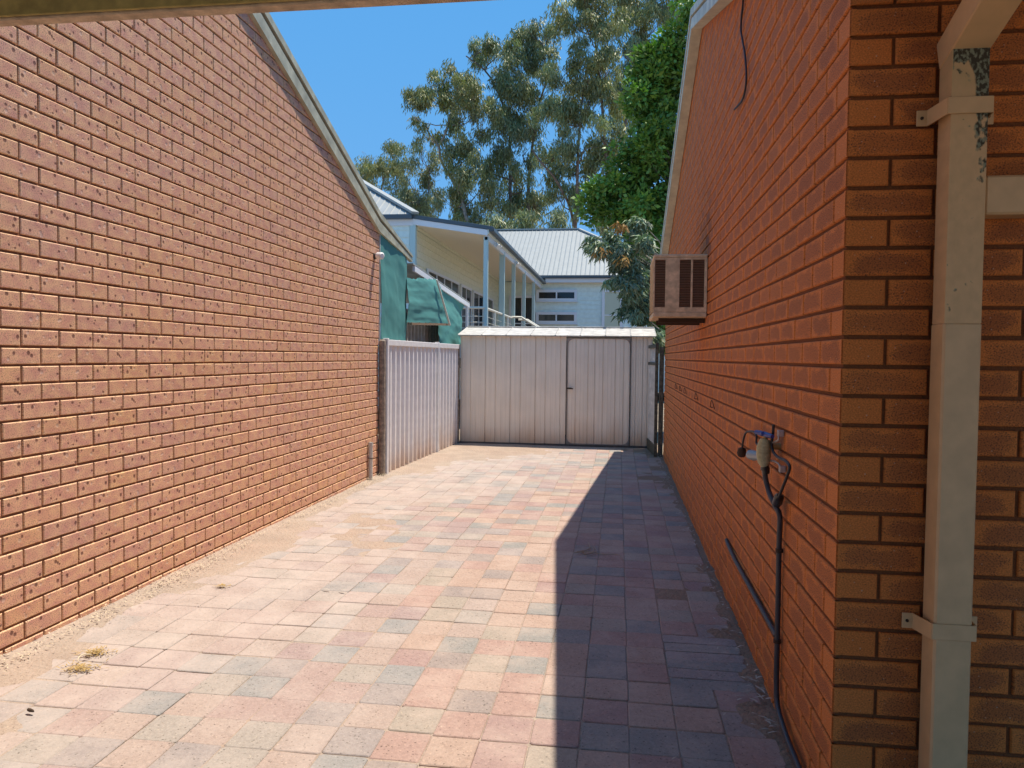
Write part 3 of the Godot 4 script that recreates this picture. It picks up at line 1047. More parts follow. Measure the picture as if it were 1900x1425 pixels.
func build_wall_fittings() -> void:
	# box air conditioner through the right wall
	var h := thing("air_conditioner", "beige box air conditioner sticking out of the right brick wall", "air conditioner")
	var x0 := 0.247
	var x1 := 0.642
	var d0 := 5.85
	var d1 := 6.52
	var st := st_new()
	pbox(st, x0 + 0.02, x1, 1.74, 2.15, d0 + 0.03, d1 - 0.02)
	part("core", st.commit(), M.ac_dark, h)
	st = st_new()
	# shell: top, bottom, inner end; side panel strips leave three openings
	pbox(st, x0, x1, 2.150, 2.176, d0 + 0.001, d1, 0.006)
	pbox(st, x0, x1, 1.708, 1.748, d0 + 0.001, d1, 0.006)
	part("casing", st.commit(), M.ac_case, h)
	var holes := [[0.260, 0.336], [0.441, 0.522], [0.537, 0.620]]
	st = st_new()
	var at := x0 + 0.001
	for q in holes:
		pbox(st, at, q[0], 1.748, 2.150, d0 + 0.002, d0 + 0.02, 0.002)
		at = q[1]
	pbox(st, at, x1 - 0.001, 1.748, 2.150, d0 + 0.002, d0 + 0.02, 0.002)
	for q in holes:
		pbox(st, q[0] - 0.001, q[1] + 0.001, 1.748, 1.782, d0 + 0.003, d0 + 0.019)
		pbox(st, q[0] - 0.001, q[1] + 0.001, 2.136, 2.150, d0 + 0.003, d0 + 0.019)
	part("side_panel", st.commit(), M.ac_case, h)
	for q in holes:
		st = st_new()
		for k in 29:
			var y := 1.788 + k * 0.0123
			bar(st, P(q[0], y, d0 + 0.012), P(q[1], y, d0 + 0.012), 0.013, 0.0032, Vector3(0, 1, 0.55))
		part("louvres", st.commit(), M.ac_louvre, h, "stuff")
	st = st_new()
	for k in 30:
		var y := 1.76 + k * 0.0133
		bar(st, P(x0 + 0.006, y, d0 + 0.02), P(x0 + 0.006, y, d1 - 0.02), 0.012, 0.004, Vector3(-0.5, 1, 0))
	part("condenser_louvres", st.commit(), M.ac_case, h, "stuff")
	st = st_new()
	pbox(st, x0 + 0.05, x1, 1.672, 1.706, d0 + 0.12, d0 + 0.16)
	pbox(st, x0 + 0.05, x1, 1.672, 1.706, d1 - 0.16, d1 - 0.12)
	part("bracket", st.commit(), M.rust, h)
	# loose cable
	st = st_new()
	var cab := []
	for q in [[3.72, 4.40], [3.513, 4.35], [3.330, 4.325], [3.212, 4.383], [2.986, 4.208], [2.841, 4.155], [2.785, 4.252], [2.825, 4.565]]:
		cab.append(P(0.632, q[0], q[1]))
	tube(st, curve(cab, 40), [0.0055], 7)
	single("loose_cable", st.commit(), M.pipe_dark, "loose black cable dangling high on the right brick wall", "cable")
	# tap and irrigation
	var tp := thing("garden_tap", "garden tap with a blue handle and cream timer on the right wall", "garden tap")
	st = st_new()
	tube(st, [P(0.585, 1.082, 3.165), P(0.583, 1.068, 3.165), P(0.58, 1.05, 3.165), P(0.58, 1.02, 3.167), P(0.582, 0.99, 3.168), P(0.585, 0.972, 3.168)], [0.018, 0.024, 0.028, 0.029, 0.024, 0.014], 14)
	part("timer_body", st.commit(), M.tap_cream, tp)
	st = st_new()
	bar(st, P(0.566, 1.106, 3.165), P(0.600, 1.098, 3.165), 0.020, 0.017, Vector3.UP, 0.005)
	tube(st, [P(0.560, 1.104, 3.235), P(0.575, 1.103, 3.19), P(0.590, 1.101, 3.14), P(0.600, 1.10, 3.10)], [0.008, 0.011, 0.011, 0.008], 10)
	part("handle", st.commit(), M.tap_blue, tp)
	st = st_new()
	tube(st, [P(0.585, 1.078, 3.165), P(0.584, 1.098, 3.165)], [0.010, 0.009], 10)
	tube(st, [P(0.585, 1.055, 3.165), P(0.648, 1.055, 3.165)], [0.013, 0.014], 12)
	part("tap_body", st.commit(), M.brass, tp)
	st = st_new()
	tube(st, [P(0.58, 1.008, 3.19), P(0.565, 1.004, 3.26), P(0.562, 1.002, 3.275), P(0.556, 1.000, 3.32)], [0.019, 0.019, 0.022, 0.021], 12)
	part("spout", st.commit(), M.tap_grey, tp)
	st = st_new()
	tube(st, [P(0.586, 0.978, 3.168), P(0.588, 0.962, 3.170), P(0.590, 0.960, 3.171), P(0.592, 0.944, 3.173)], [0.015, 0.019, 0.016, 0.014], 12)
	part("connector", st.commit(), M.black_plastic, tp)
	st = st_new()
	for c in [[[0.62, 1.111, 3.102], [0.622, 1.090, 3.093], [0.61, 1.071, 3.146], [0.60, 1.066, 3.18]], [[0.60, 0.987, 3.20], [0.61, 1.000, 3.138], [0.622, 0.995, 3.075], [0.624, 0.978, 3.055]]]:
		st = st_new()
		var cp := []
		for q in c:
			cp.append(P(q[0], q[1], q[2]))
		tube(st, curve(cp, 10), [0.0042], 6)
		var e: Vector3 = cp[0] if c[0][1] > 1.05 else cp[3]
		box(st, Vector3(0.618, e.y - 0.012, e.z - 0.01), Vector3(0.643, e.y + 0.014, e.z + 0.01), 0.003)
		part("mount_clip", st.commit(), M.galv, tp)
	# hose
	st = st_new()
	var hp := []
	for q in [[0.592, 0.943, 3.20], [0.598, 0.912, 3.205], [0.605, 0.871, 3.175], [0.61, 0.847, 3.130], [0.616, 0.827, 3.092], [0.622, 0.80, 3.04], [0.626, 0.704, 3.06], [0.627, 0.496, 3.061], [0.627, 0.286, 3.058], [0.626, 0.13, 3.05], [0.622, 0.07, 2.99], [0.618, 0.045, 2.806], [0.616, 0.035, 2.55], [0.60, 0.02, 2.30]]:
		hp.append(P(q[0], q[1], q[2]))
	tube(st, curve(hp, 70), [0.0105], 10)
	var hose := single("irrigation_hose", st.commit(), M.poly_pipe, "black hose running down the right wall from the tap to the paving", "hose")
	st = st_new()
	for y in [0.655, 0.30]:
		tube(st, [P(0.627, y, 3.06), P(0.627, y + 0.014, 3.06)], [0.0145, 0.0145], 10)
	part("hose_clip", st.commit(), M.rust, hose)
	st = st_new()
	var lp := []
	for q in [[1.036, 3.25], [1.031, 3.40], [1.034, 3.467], [1.063, 3.462], [1.076, 3.518], [1.070, 3.631], [1.051, 3.750], [1.017, 3.809], [0.983, 3.837], [0.950, 3.85]]:
		lp.append(P(0.603, q[0], q[1]))
	tube(st, curve(lp, 36), [0.005], 7)
	var t1 := single("dripper_tube", st.commit(), M.pipe_dark, "thin black tube looping left of the garden tap", "tube")
	st = st_new()
	tube(st, [P(0.603, 0.968, 3.845), P(0.603, 0.962, 3.848), P(0.603, 0.942, 3.856), P(0.603, 0.928, 3.862), P(0.603, 0.925, 3.863)], [0.008, 0.019, 0.023, 0.018, 0.008], 12)
	part("end_plug", st.commit(), M.rust, t1)
	st = st_new()
	var wp := []
	for q in [[1.145, 3.118], [1.111, 3.125], [1.066, 3.148], [1.039, 3.109], [1.029, 3.011], [1.033, 2.884], [1.022, 2.817], [0.992, 2.843], [0.939, 2.911], [0.880, 2.99]]:
		wp.append(P(0.606, q[0], q[1]))
	tube(st, curve(wp, 36), [0.0058], 7)
	var t2 := single("dripper_tube", st.commit(), M.pipe_dark, "thin black tube hooping right of the garden tap", "tube")
	st = st_new()
	tube(st, [P(0.61, 0.888, 2.99), P(0.61, 0.880, 3.00), P(0.612, 0.862, 3.03), P(0.614, 0.845, 3.06), P(0.614, 0.84, 3.066)], [0.010, 0.018, 0.019, 0.018, 0.009], 12)
	part("end_plug", st.commit(), M.black_plastic, t2)
	st = st_new()
	var pp := []
	for q in [[0.361, 4.506], [0.334, 4.211], [0.325, 3.6], [0.316, 3.09]]:
		pp.append(P(0.630, q[0], q[1]))
	tube(st, curve(pp, 20), [0.011], 10)
	single("poly_pipe", st.commit(), M.poly_pipe, "short dark pipe lying level along the foot of the right wall", "pipe")
	# wire clips in a row
	var where := [[8.618, "farthest from the camera of the five wall clips"], [8.03, "dark second wall clip from the shed end"], [7.457, "middle one of the five wall clips on the right wall"], [6.394, "second nearest of the five wall clips on the right wall"], [5.316, "nearest and largest of the five wall clips on the right wall"]]
	for q in where:
		st = st_new()
		var d: float = q[0]
		var y := 1.092
		tube(st, curve([P(0.642, y - 0.03, d - 0.035), P(0.628, y + 0.022, d - 0.035), P(0.622, y + 0.028, d - 0.02), P(0.622, y - 0.005, d + 0.02), P(0.624, y - 0.02, d + 0.05), P(0.642, y - 0.022, d + 0.06)], 14), [0.003], 6)
		single("wall_clip", st.commit(), M.rust, q[1], "wall clip", "wire clips along the right wall")
	# sensor on the left wall
	var cm := thing("security_camera", "small white security camera high on the end of the left wall", "security camera")
	st = st_new()
	tube(st, [P(-2.752, 2.515, 8.41), P(-2.735, 2.515, 8.41), P(-2.70, 2.52, 8.41)], [0.035, 0.03, 0.022], 14)
	part("mount", st.commit(), M.black_plastic, cm)
	st = st_new()
	tube(st, [P(-2.712, 2.522, 8.40), P(-2.700, 2.521, 8.39), P(-2.648, 2.512, 8.35), P(-2.640, 2.510, 8.345)], [0.026, 0.038, 0.040, 0.028], 18)
	part("body", st.commit(), M.white_plastic, cm)
	# pipe stub
	var pb := thing("drain_stub", "short off-white pipe standing against the far foot of the left wall", "pipe")
	st = st_new()
	tube(st, [P(-2.722, 0.0, 8.225), P(-2.722, 0.40, 8.225)], [0.023], 14)
	part("pipe", st.commit(), M.pvc, pb)
	st = st_new()
	tube(st, [P(-2.722, 0.392, 8.225), P(-2.722, 0.425, 8.225), P(-2.722, 0.43, 8.225)], [0.028, 0.028, 0.02], 14)
	part("cap", st.commit(), M.pvc, pb)
	st = st_new()
	tube(st, [P(-2.722, 0.245, 8.225), P(-2.722, 0.26, 8.225)], [0.027, 0.027], 14)
	part("pipe_clip", st.commit(), M.fence_brown, pb)

# ------------------------------------------------------------------ fences, cloth, shed
func build_fences() -> void:
	var h := thing("steel_fence", "pale ribbed steel fence between the left house and the shed", "fence")
	var A := P(-2.697, 0, 8.66)
	var B := P(-2.545, 0, 12.03)
	var u := (B - A).normalized()
	var n := Vector3.UP.cross(u).normalized()
	if n.x < 0:
		n = -n
	var L := A.distance_to(B)
	var st := st_new()
	var prof := [[0.0, 0.0], [0.44, 0.0], [0.58, 0.032], [0.84, 0.032], [0.98, 0.0]]
	ribbed(st, A + u * 0.05 + n * -0.018, u, 2.065, Vector3.UP, n, 0.1725, prof, 1.53, null, null, true)
	part("near_panel", st.commit(), M.fence_sheet, h)
	st = st_new()
	ribbed(st, A + u * 2.19 + n * -0.018, u, L - 2.24, Vector3.UP, n, 0.1725, prof, 1.53, null, null, true)
	part("far_panel", st.commit(), M.fence_sheet, h)
	st = st_new()
	var bas := Basis(u, Vector3.UP, n)
	var tf := Transform3D(bas, A)
	if u.cross(Vector3.UP).dot(n) < 0:
		tf = Transform3D(Basis(u, Vector3.UP, -(u.cross(Vector3.UP) * -1.0)), A)
	box(st, Vector3(0.0, 1.515, -0.035), Vector3(L, 1.585, 0.030), 0.005, tf)
	part("top_rail", st.commit(), M.fence, h)
	st = st_new()
	box(st, Vector3(0.0, 0.0, -0.032), Vector3(L, 0.014, 0.004), 0.003, tf)
	part("bottom_rail", st.commit(), M.fence_brown, h)
	for q in [[0.0, 0.05], [2.150, 2.195]]:
		st = st_new()
		box(st, Vector3(q[0], 0.0, -0.03), Vector3(q[1], 1.60, 0.033), 0.004, tf)
		part("post", st.commit(), M.fence, h)
	st = st_new()
	box(st, Vector3(L - 0.05, 0.0, -0.03), Vector3(L, 1.58, 0.033), 0.004, tf)
	part("end_post", st.commit(), M.fence_brown, h)
	st = st_new()
	box(st, Vector3(-0.105, 0.0, -0.045), Vector3(-0.004, 1.585, 0.020), 0.02, tf)
	part("brown_post", st.commit(), M.fence_brown, h)
	# right side fence, seen almost edge-on
	h = thing("steel_fence", "narrow cream steel fence with an olive post right of the shed", "fence")
	st = st_new()
	pbox(st, 0.515, 0.56, 0.0, 1.62, 11.05, 11.12, 0.006)
	pbox(st, 0.572, 0.636, 0.0, 1.56, 11.03, 11.10, 0.006)
	part("post", st.commit(), M.fence_olive, h)
	var fa := P(0.545, 0, 11.12)
	var fb := P(0.480, 0, 12.06)
	var fu := (fb - fa).normalized()
	var fn := fu.cross(Vector3.UP)
	if fn.x > 0:
		fn = -fn
	st = st_new()
	ribbed(st, fa + Vector3.UP * 0.16, fu, fa.distance_to(fb), Vector3.UP, fn, 0.18, [[0, 0], [0.5, 0], [0.62, 0.024], [0.88, 0.024], [1.0, 0]], 1.14)
	part("panel", st.commit(), M.fence_cream, h)
	st = st_new()
	ribbed(st, fa + Vector3.UP * 1.34 , fu, fa.distance_to(fb), Vector3.UP, fn, 0.30, [[0, 0], [0.46, 0], [0.5, 0.012], [0.54, 0]], 0.21)
	part("upper_panel", st.commit(), M.fence_cream, h)
	st = st_new()
	for q in [[1.32, 0.045], [1.575, 0.05], [0.085, 0.16]]:
		bar(st, fa + Vector3.UP * q[0] + fn * 0.004, fb + Vector3.UP * q[0] + fn * 0.004, 0.05, q[1], Vector3.UP, 0.004)
	part("rail", st.commit(), M.fence_olive, h)
	# neighbour's patio roof edge behind the fence
	h = thing("patio_roof", "white edged patio roof sloping down behind the green shade cloth", "patio roof")
	st = st_new()
	prism(st, [Vector2(10.04, 2.528), Vector2(13.87, 2.289), Vector2(13.87, 2.366), Vector2(10.04, 2.60)], Vector3(-2.755, 0, 0), Vector3(0, 0, -1), Vector3.UP, Vector3(0.035, 0, 0))
	part("fascia", st.commit(), M.house_white, h)
	st = st_new()
	prism(st, [Vector2(9.95, 2.612), Vector2(13.90, 2.376), Vector2(13.90, 2.39), Vector2(9.95, 2.627)], Vector3(-2.72, 0, 0), Vector3(0, 0, -1), Vector3.UP, Vector3(-3.0, 0, 0))
	part("roof_sheet", st.commit(), M.roof_tin, h)
	st = st_new()
	pbox(st, -2.765, -2.72, 0, 2.29, 13.70, 13.75, 0.004)
	part("post", st.commit(), M.house_white, h)
	st = st_new()
	pbox(st, -5.0, -4.95, 0, 2.35, 13.2, 13.25)
	part("far_post", st.commit(), M.house_white, h)
	# grey corrugated sheds' wall seen under the lifted cloth
	st = st_new()
	ribbed(st, P(-2.95, 1.2, 9.7), Vector3(0, 0, -1), 3.2, Vector3.UP, Vector3.RIGHT, 0.19, [[0, 0], [0.5, 0], [0.6, 0.03], [0.86, 0.03], [0.96, 0]], 0.85)
	pbox(st, -2.96, -2.945, 0, 1.25, 9.7, 12.9)
	single("neighbour_screen", st.commit(), M.fence_cream, "ribbed grey screen showing under the lifted green cloth", "screen")

func cloth(corners: Array, nu: int, nv: int, bulge: Callable, tatter: float) -> ArrayMesh:
	# corners: bottom-left, bottom-right, top-right, top-left
	var st := st_new()
	for side in 2:
		var vs := []
		for j in nv + 1:
			for i in nu + 1:
				var a := float(i) / nu
				var b := float(j) / nv
				var p: Vector3 = (corners[0] as Vector3).lerp(corners[1], a).lerp((corners[3] as Vector3).lerp(corners[2], a), b)
				p.x += bulge.call(a, b) - 0.004 * side
				if j == nv:
					p.y += tatter * nf.get_noise_2d(a * 600.0, 3.0)
				if j == 0:
					p.y += tatter * 0.5 * nf.get_noise_2d(a * 500.0, 90.0)
				vs.append(p)
		var base := side * (nu + 1) * (nv + 1)
		st.set_smooth_group(side)
		for p in vs:
			st.add_vertex(p)
		for j in nv:
			for i in nu:
				var q := base + j * (nu + 1) + i
				var order := [q, q + nu + 1, q + 1, q + 1, q + nu + 1, q + nu + 2] if side == 1 else [q, q + 1, q + nu + 1, q + 1, q + nu + 2, q + nu + 1]
				for w in order:
					st.add_index(w)
	st.generate_normals()
	return st.commit()

func build_cloth() -> void:
	var g := "green shade cloths over the left fence"
	var wob := func(a: float, b: float) -> float:
		return 0.025 * nz.get_noise_2d(a * 60.0, b * 120.0) + 0.012 * nz.get_noise_2d(a * 300.0, b * 90.0)
	var m1 := cloth([P(-2.735, 1.585, 8.615), P(-2.715, 1.585, 9.65), P(-2.735, 2.645, 9.70), P(-2.738, 2.815, 8.605)], 24, 40, wob, 0.05)
	single("shade_cloth", m1, M.cloth, "tall green shade cloth hanging straight down beside the left brick wall", "shade cloth", g)
	var wob2 := func(a: float, b: float) -> float:
		return 0.03 * nz.get_noise_2d(a * 80.0 + 40.0, b * 90.0) + 0.06 * sin(PI * clampf(1.15 - b, 0, 1)) * (0.35 + 0.65 * a) + 0.010 * nz.get_noise_2d(a * 40.0, b * 400.0)
	var flap := cloth([P(-2.68, 1.825, 9.55), P(-2.64, 1.905, 11.62), P(-2.735, 2.54, 11.25), P(-2.735, 2.40, 9.66)], 30, 30, wob2, 0.03)
	var f := single("shade_cloth", flap, M.cloth, "lifted flap of green shade cloth with its bottom edge held out", "shade cloth", g)
	var st := st_new()
	bar(st, P(-2.64, 1.808, 9.57), P(-2.60, 1.885, 11.60), 0.03, 0.03)
	part("bottom_batten", st.commit(), M.timber, f)
	st = st_new()
	bar(st, P(-2.64, 2.51, 10.95), P(-2.56, 1.87, 11.50), 0.022, 0.022, Vector3.RIGHT)
	part("prop_stick", st.commit(), M.pvc, f)
	var wob3 := func(a: float, b: float) -> float:
		return 0.05 * nz.get_noise_2d(a * 90.0 + 90.0, b * 130.0) + 0.03 * sin(a * 3.0 + b * 2.0)
	var m3 := cloth([P(-2.735, 1.58, 11.5), P(-2.735, 1.60, 13.2), P(-2.735, 2.31, 13.5), P(-2.735, 2.44, 11.35)], 28, 24, wob3, 0.03)
	single("shade_cloth", m3, M.cloth, "sagging green shade cloth farthest back, next to the shed roof", "shade cloth", g)

func build_shed() -> void:
	var h := thing("garden_shed", "low pinkish grey sheet metal garden shed closing off the driveway", "shed")
	var D := 12.10
	var x0 := -2.515
	var x1 := 0.515
	var st := st_new()
	pbox(st, x0 - 0.02, x1 + 0.02, -0.05, 0.03, D + 0.005, D + 1.5)
	part("base_frame", st.commit(), M.shed_dark, h)
	# front sheets, three to the left of the door and one to the right
	var prof := [[0.0, 0.0], [0.012, -0.016], [0.045, -0.016], [0.057, 0.0], [0.22, 0.0], [0.235, 0.004], [0.25, 0.0], [0.40, 0.0], [0.412, -0.016], [0.445, -0.016], [0.457, 0.0], [0.62, 0.0], [0.635, 0.004], [0.65, 0.0], [0.80, 0.0], [0.815, 0.004], [0.83, 0.0], [1.0, 0.0]]
	var edges := [x0, -2.115, -1.71, -1.31, -0.818]
	for i in 4:
		st = st_new()
		ribbed(st, P(edges[i] + 0.001, 0.03, D - 0.0007 * (i % 2)), Vector3.RIGHT, edges[i + 1] - edges[i] - 0.002, Vector3.UP, Vector3.BACK, (edges[i + 1] - edges[i]) / (1.0 if i < 3 else 1.25), prof, 1.70, null, null, true)
		part("wall_sheet", st.commit(), M.shed_sheet, h)
	st = st_new()
	ribbed(st, P(0.188, 0.03, D), Vector3.RIGHT, x1 - 0.188, Vector3.UP, Vector3.BACK, 0.18, prof, 1.70, null, null, true)
	part("wall_sheet", st.commit(), M.shed_sheet, h)
	st = st_new()
	pbox(st, x0, x1, 0.0, 1.72, D + 1.45, D + 1.47)
	pbox(st, x0, x0 + 0.02, 0.0, 1.73, D + 0.02, D + 1.45)
	pbox(st, x1 - 0.02, x1, 0.0, 1.73, D + 0.02, D + 1.45)
	pbox(st, x0 + 0.02, x1 - 0.02, 1.66, 1.70, D + 0.012, D + 0.03)
	part("side_walls", st.commit(), M.shed, h)
	# door
	var dx0 := -0.806
	var dx1 := 0.180
	var door := Node3D.new()
	door.name = "door"
	h.add_child(door)
	st = st_new()
	for q in [[dx0 + 0.006, dx0 + 0.43], [dx0 + 0.43, dx1 - 0.006]]:
		ribbed(st, P(q[0], 0.045, D - 0.020), Vector3.RIGHT, q[1] - q[0], Vector3.UP, Vector3.BACK, 0.32, prof, 1.655, null, null, true)
	part("door_sheet", st.commit(), M.shed_sheet, door)
	st = st_new()
	for q in [[dx0, dx0 + 0.012], [dx1 - 0.012, dx1]]:
		pbox(st, q[0], q[1], 0.03, 1.705, D - 0.032, D - 0.013, 0.003)
	pbox(st, dx0 + 0.012, dx1 - 0.012, 0.03, 0.045, D - 0.031, D - 0.013, 0.002)
	pbox(st, dx0 + 0.012, dx1 - 0.012, 1.692, 1.705, D - 0.031, D - 0.013, 0.002)
	# curved corner braces
	for q in [[dx0 + 0.012, 0.045, 1, 1], [dx1 - 0.012, 0.045, -1, 1], [dx0 + 0.012, 1.692, 1, -1], [dx1 - 0.012, 1.692, -1, -1]]:
		var poly := [Vector2(q[0], q[1])]
		for k in 7:
			var an := PI * 0.5 * k / 6.0
			poly.append(Vector2(q[0] + q[2] * 0.10 * (1.0 - sin(an)), q[1] + q[3] * 0.10 * (1.0 - cos(an))))
		prism(st, poly, Vector3(0, 0, -(D - 0.027)), Vector3.RIGHT, Vector3.UP, Vector3(0, 0, 0.006))
	part("door_frame", st.commit(), M.shed_seam, door)
	st = st_new()
	tube(st, [P(-0.800, 0.915, D - 0.07), P(-0.765, 0.915, D - 0.072), P(-0.700, 0.908, D - 0.066)], [0.011, 0.013, 0.008], 10)
	tube(st, [P(-0.742, 0.913, D - 0.07), P(-0.742, 0.913, D - 0.015)], [0.010, 0.014], 10)
	part("handle", st.commit(), M.rust, door)
	# track strips above and below the front
	st = st_new()
	pbox(st, x0 - 0.03, x1 + 0.05, 1.725, 1.742, D - 0.055, D + 0.02, 0.003)
	part("eave_trim", st.commit(), M.shed_light, h)
	st = st_new()
	pbox(st, x0 - 0.02, x1 + 0.03, 0.0, 0.028, D - 0.045, D + 0.004, 0.004)
	part("bottom_track", st.commit(), M.shed_dark, h)
	# roof sheets, front slope and back slope
	var nx := 8
	for i in nx:
		var a := x0 - 0.04 + (x1 + 0.10 - x0) * i / nx
		var b := x0 - 0.04 + (x1 + 0.10 - x0) * (i + 1) / nx
		st = st_new()
		var fr := Vector3(0, 0.150, -0.78).normalized()
		ribbed(st, P(a, 1.742, D - 0.06), Vector3.RIGHT, b - a - 0.003, fr, fr.cross(Vector3.RIGHT) * -1.0 if fr.cross(Vector3.RIGHT).y < 0 else fr.cross(Vector3.RIGHT), b - a, [[0.0, 0.006], [0.02, 0.006], [0.04, 0.0], [0.48, 0.0], [0.5, 0.003], [0.52, 0.0], [0.96, 0.0], [0.98, 0.006], [1.0, 0.006]], 0.80)
		part("roof_sheet", st.commit(), M.shed_light, h)
	st = st_new()
	quad(st, P(x0 - 0.04, 1.893, D + 0.735), P(x1 + 0.06, 1.893, D + 0.735), P(x1 + 0.06, 1.735, D + 1.52), P(x0 - 0.04, 1.735, D + 1.52), Vector3.UP)
	part("roof_back", st.commit(), M.shed_light, h)
	st = st_new()
	pbox(st, x0 - 0.04, x1 + 0.06, 1.894, 1.912, D + 0.69, D + 0.79, 0.004)
	part("ridge_cap", st.commit(), M.shed_light, h)
	st = st_new()
	prism(st, [Vector2(0.0, 1.70), Vector2(1.47, 1.70), Vector2(0.735, 1.885)], P(x0, 0, D + 0.01), Vector3(0, 0, -1), Vector3.UP, Vector3(0.01, 0, 0))
	prism(st, [Vector2(0.0, 1.70), Vector2(1.47, 1.70), Vector2(0.735, 1.885)], P(x1 - 0.01, 0, D + 0.01), Vector3(0, 0, -1), Vector3.UP, Vector3(0.01, 0, 0))
	part("gable_end", st.commit(), M.shed, h)

# ------------------------------------------------------------------ blue weatherboard house
func window_part(h: Node3D, o: Vector3, u: Vector3, n: Vector3, w: float, hgt: float, cols: int, rows: int, fr: float, frame_m: Material, glass_m: Material, called := "window") -> void:
	var st := st_new()
	var tf := Transform3D(Basis(u, Vector3.UP, u.cross(Vector3.UP)), o)
	var s := 1.0 if u.cross(Vector3.UP).dot(n) > 0 else -1.0
	var fz := func(a: float, b: float) -> Array:
		return [minf(a * s, b * s), maxf(a * s, b * s)]
	var q: Array = fz.call(0.0, 0.05)
	box(st, Vector3(0, 0, q[0]), Vector3(fr, hgt, q[1]), 0.004, tf)
	box(st, Vector3(w - fr, 0, q[0]), Vector3(w, hgt, q[1]), 0.004, tf)
	q = fz.call(0.0, 0.047)
	box(st, Vector3(fr, 0, q[0]), Vector3(w - fr, fr, q[1]), 0.0, tf)
	box(st, Vector3(fr, hgt - fr, q[0]), Vector3(w - fr, hgt, q[1]), 0.0, tf)
	q = fz.call(0.0, 0.038)
	for i in range(1, cols):
		var x := fr + (w - 2 * fr) * i / cols
		box(st, Vector3(x - 0.025, fr, q[0]), Vector3(x + 0.025, hgt - fr, q[1]), 0.0, tf)
	q = fz.call(0.0, 0.034)
	for i in range(1, rows):
		var y := fr + (hgt - 2 * fr) * i / rows
		box(st, Vector3(fr, y - 0.02, q[0]), Vector3(w - fr, y + 0.02, q[1]), 0.0, tf)
	q = fz.call(0.0, 0.075)
	box(st, Vector3(-0.04, -0.03, q[0]), Vector3(w + 0.04, -0.001, q[1]), 0.004, tf)
	var f := part(called, st.commit(), frame_m, h)
	st = st_new()
	q = fz.call(0.012, 0.020)
	for i in cols:
		for j in rows:
			var g := st_new()
			var xa := fr + (w - 2 * fr) * i / cols
			var xb := fr + (w - 2 * fr) * (i + 1) / cols
			var ya := fr + (hgt - 2 * fr) * j / rows
			var yb := fr + (hgt - 2 * fr) * (j + 1) / rows
			box(g, Vector3(xa + 0.002, ya + 0.002, q[0]), Vector3(xb - 0.002, yb - 0.002, q[1]), 0.0, tf)
			part("pane", g.commit(), glass_m, f)

func boards(h: Node3D, o: Vector3, u: Vector3, n: Vector3, length: float, y0: float, y1: float, pitch: float, m: Material) -> void:
	var y := y0
	while y < y1:
		var t := minf(pitch, y1 - y)
		var st := st_new()
		var a := o + Vector3.UP * y
		var e := u * length
		var low := n * 0.022
		var hi := n * 0.006
		quad(st, a + low, a + e + low, a + e + hi + Vector3.UP * t, a + hi + Vector3.UP * t, n)
		quad(st, a, a + e, a + e + low, a + low, Vector3.DOWN)
		quad(st, a, a + low, a + hi + Vector3.UP * t, a + Vector3.UP * t, -u)
		quad(st, a + e, a + e + low, a + e + hi + Vector3.UP * t, a + e + Vector3.UP * t, u)
		part("weatherboard", st.commit(), m, h)
		y += pitch

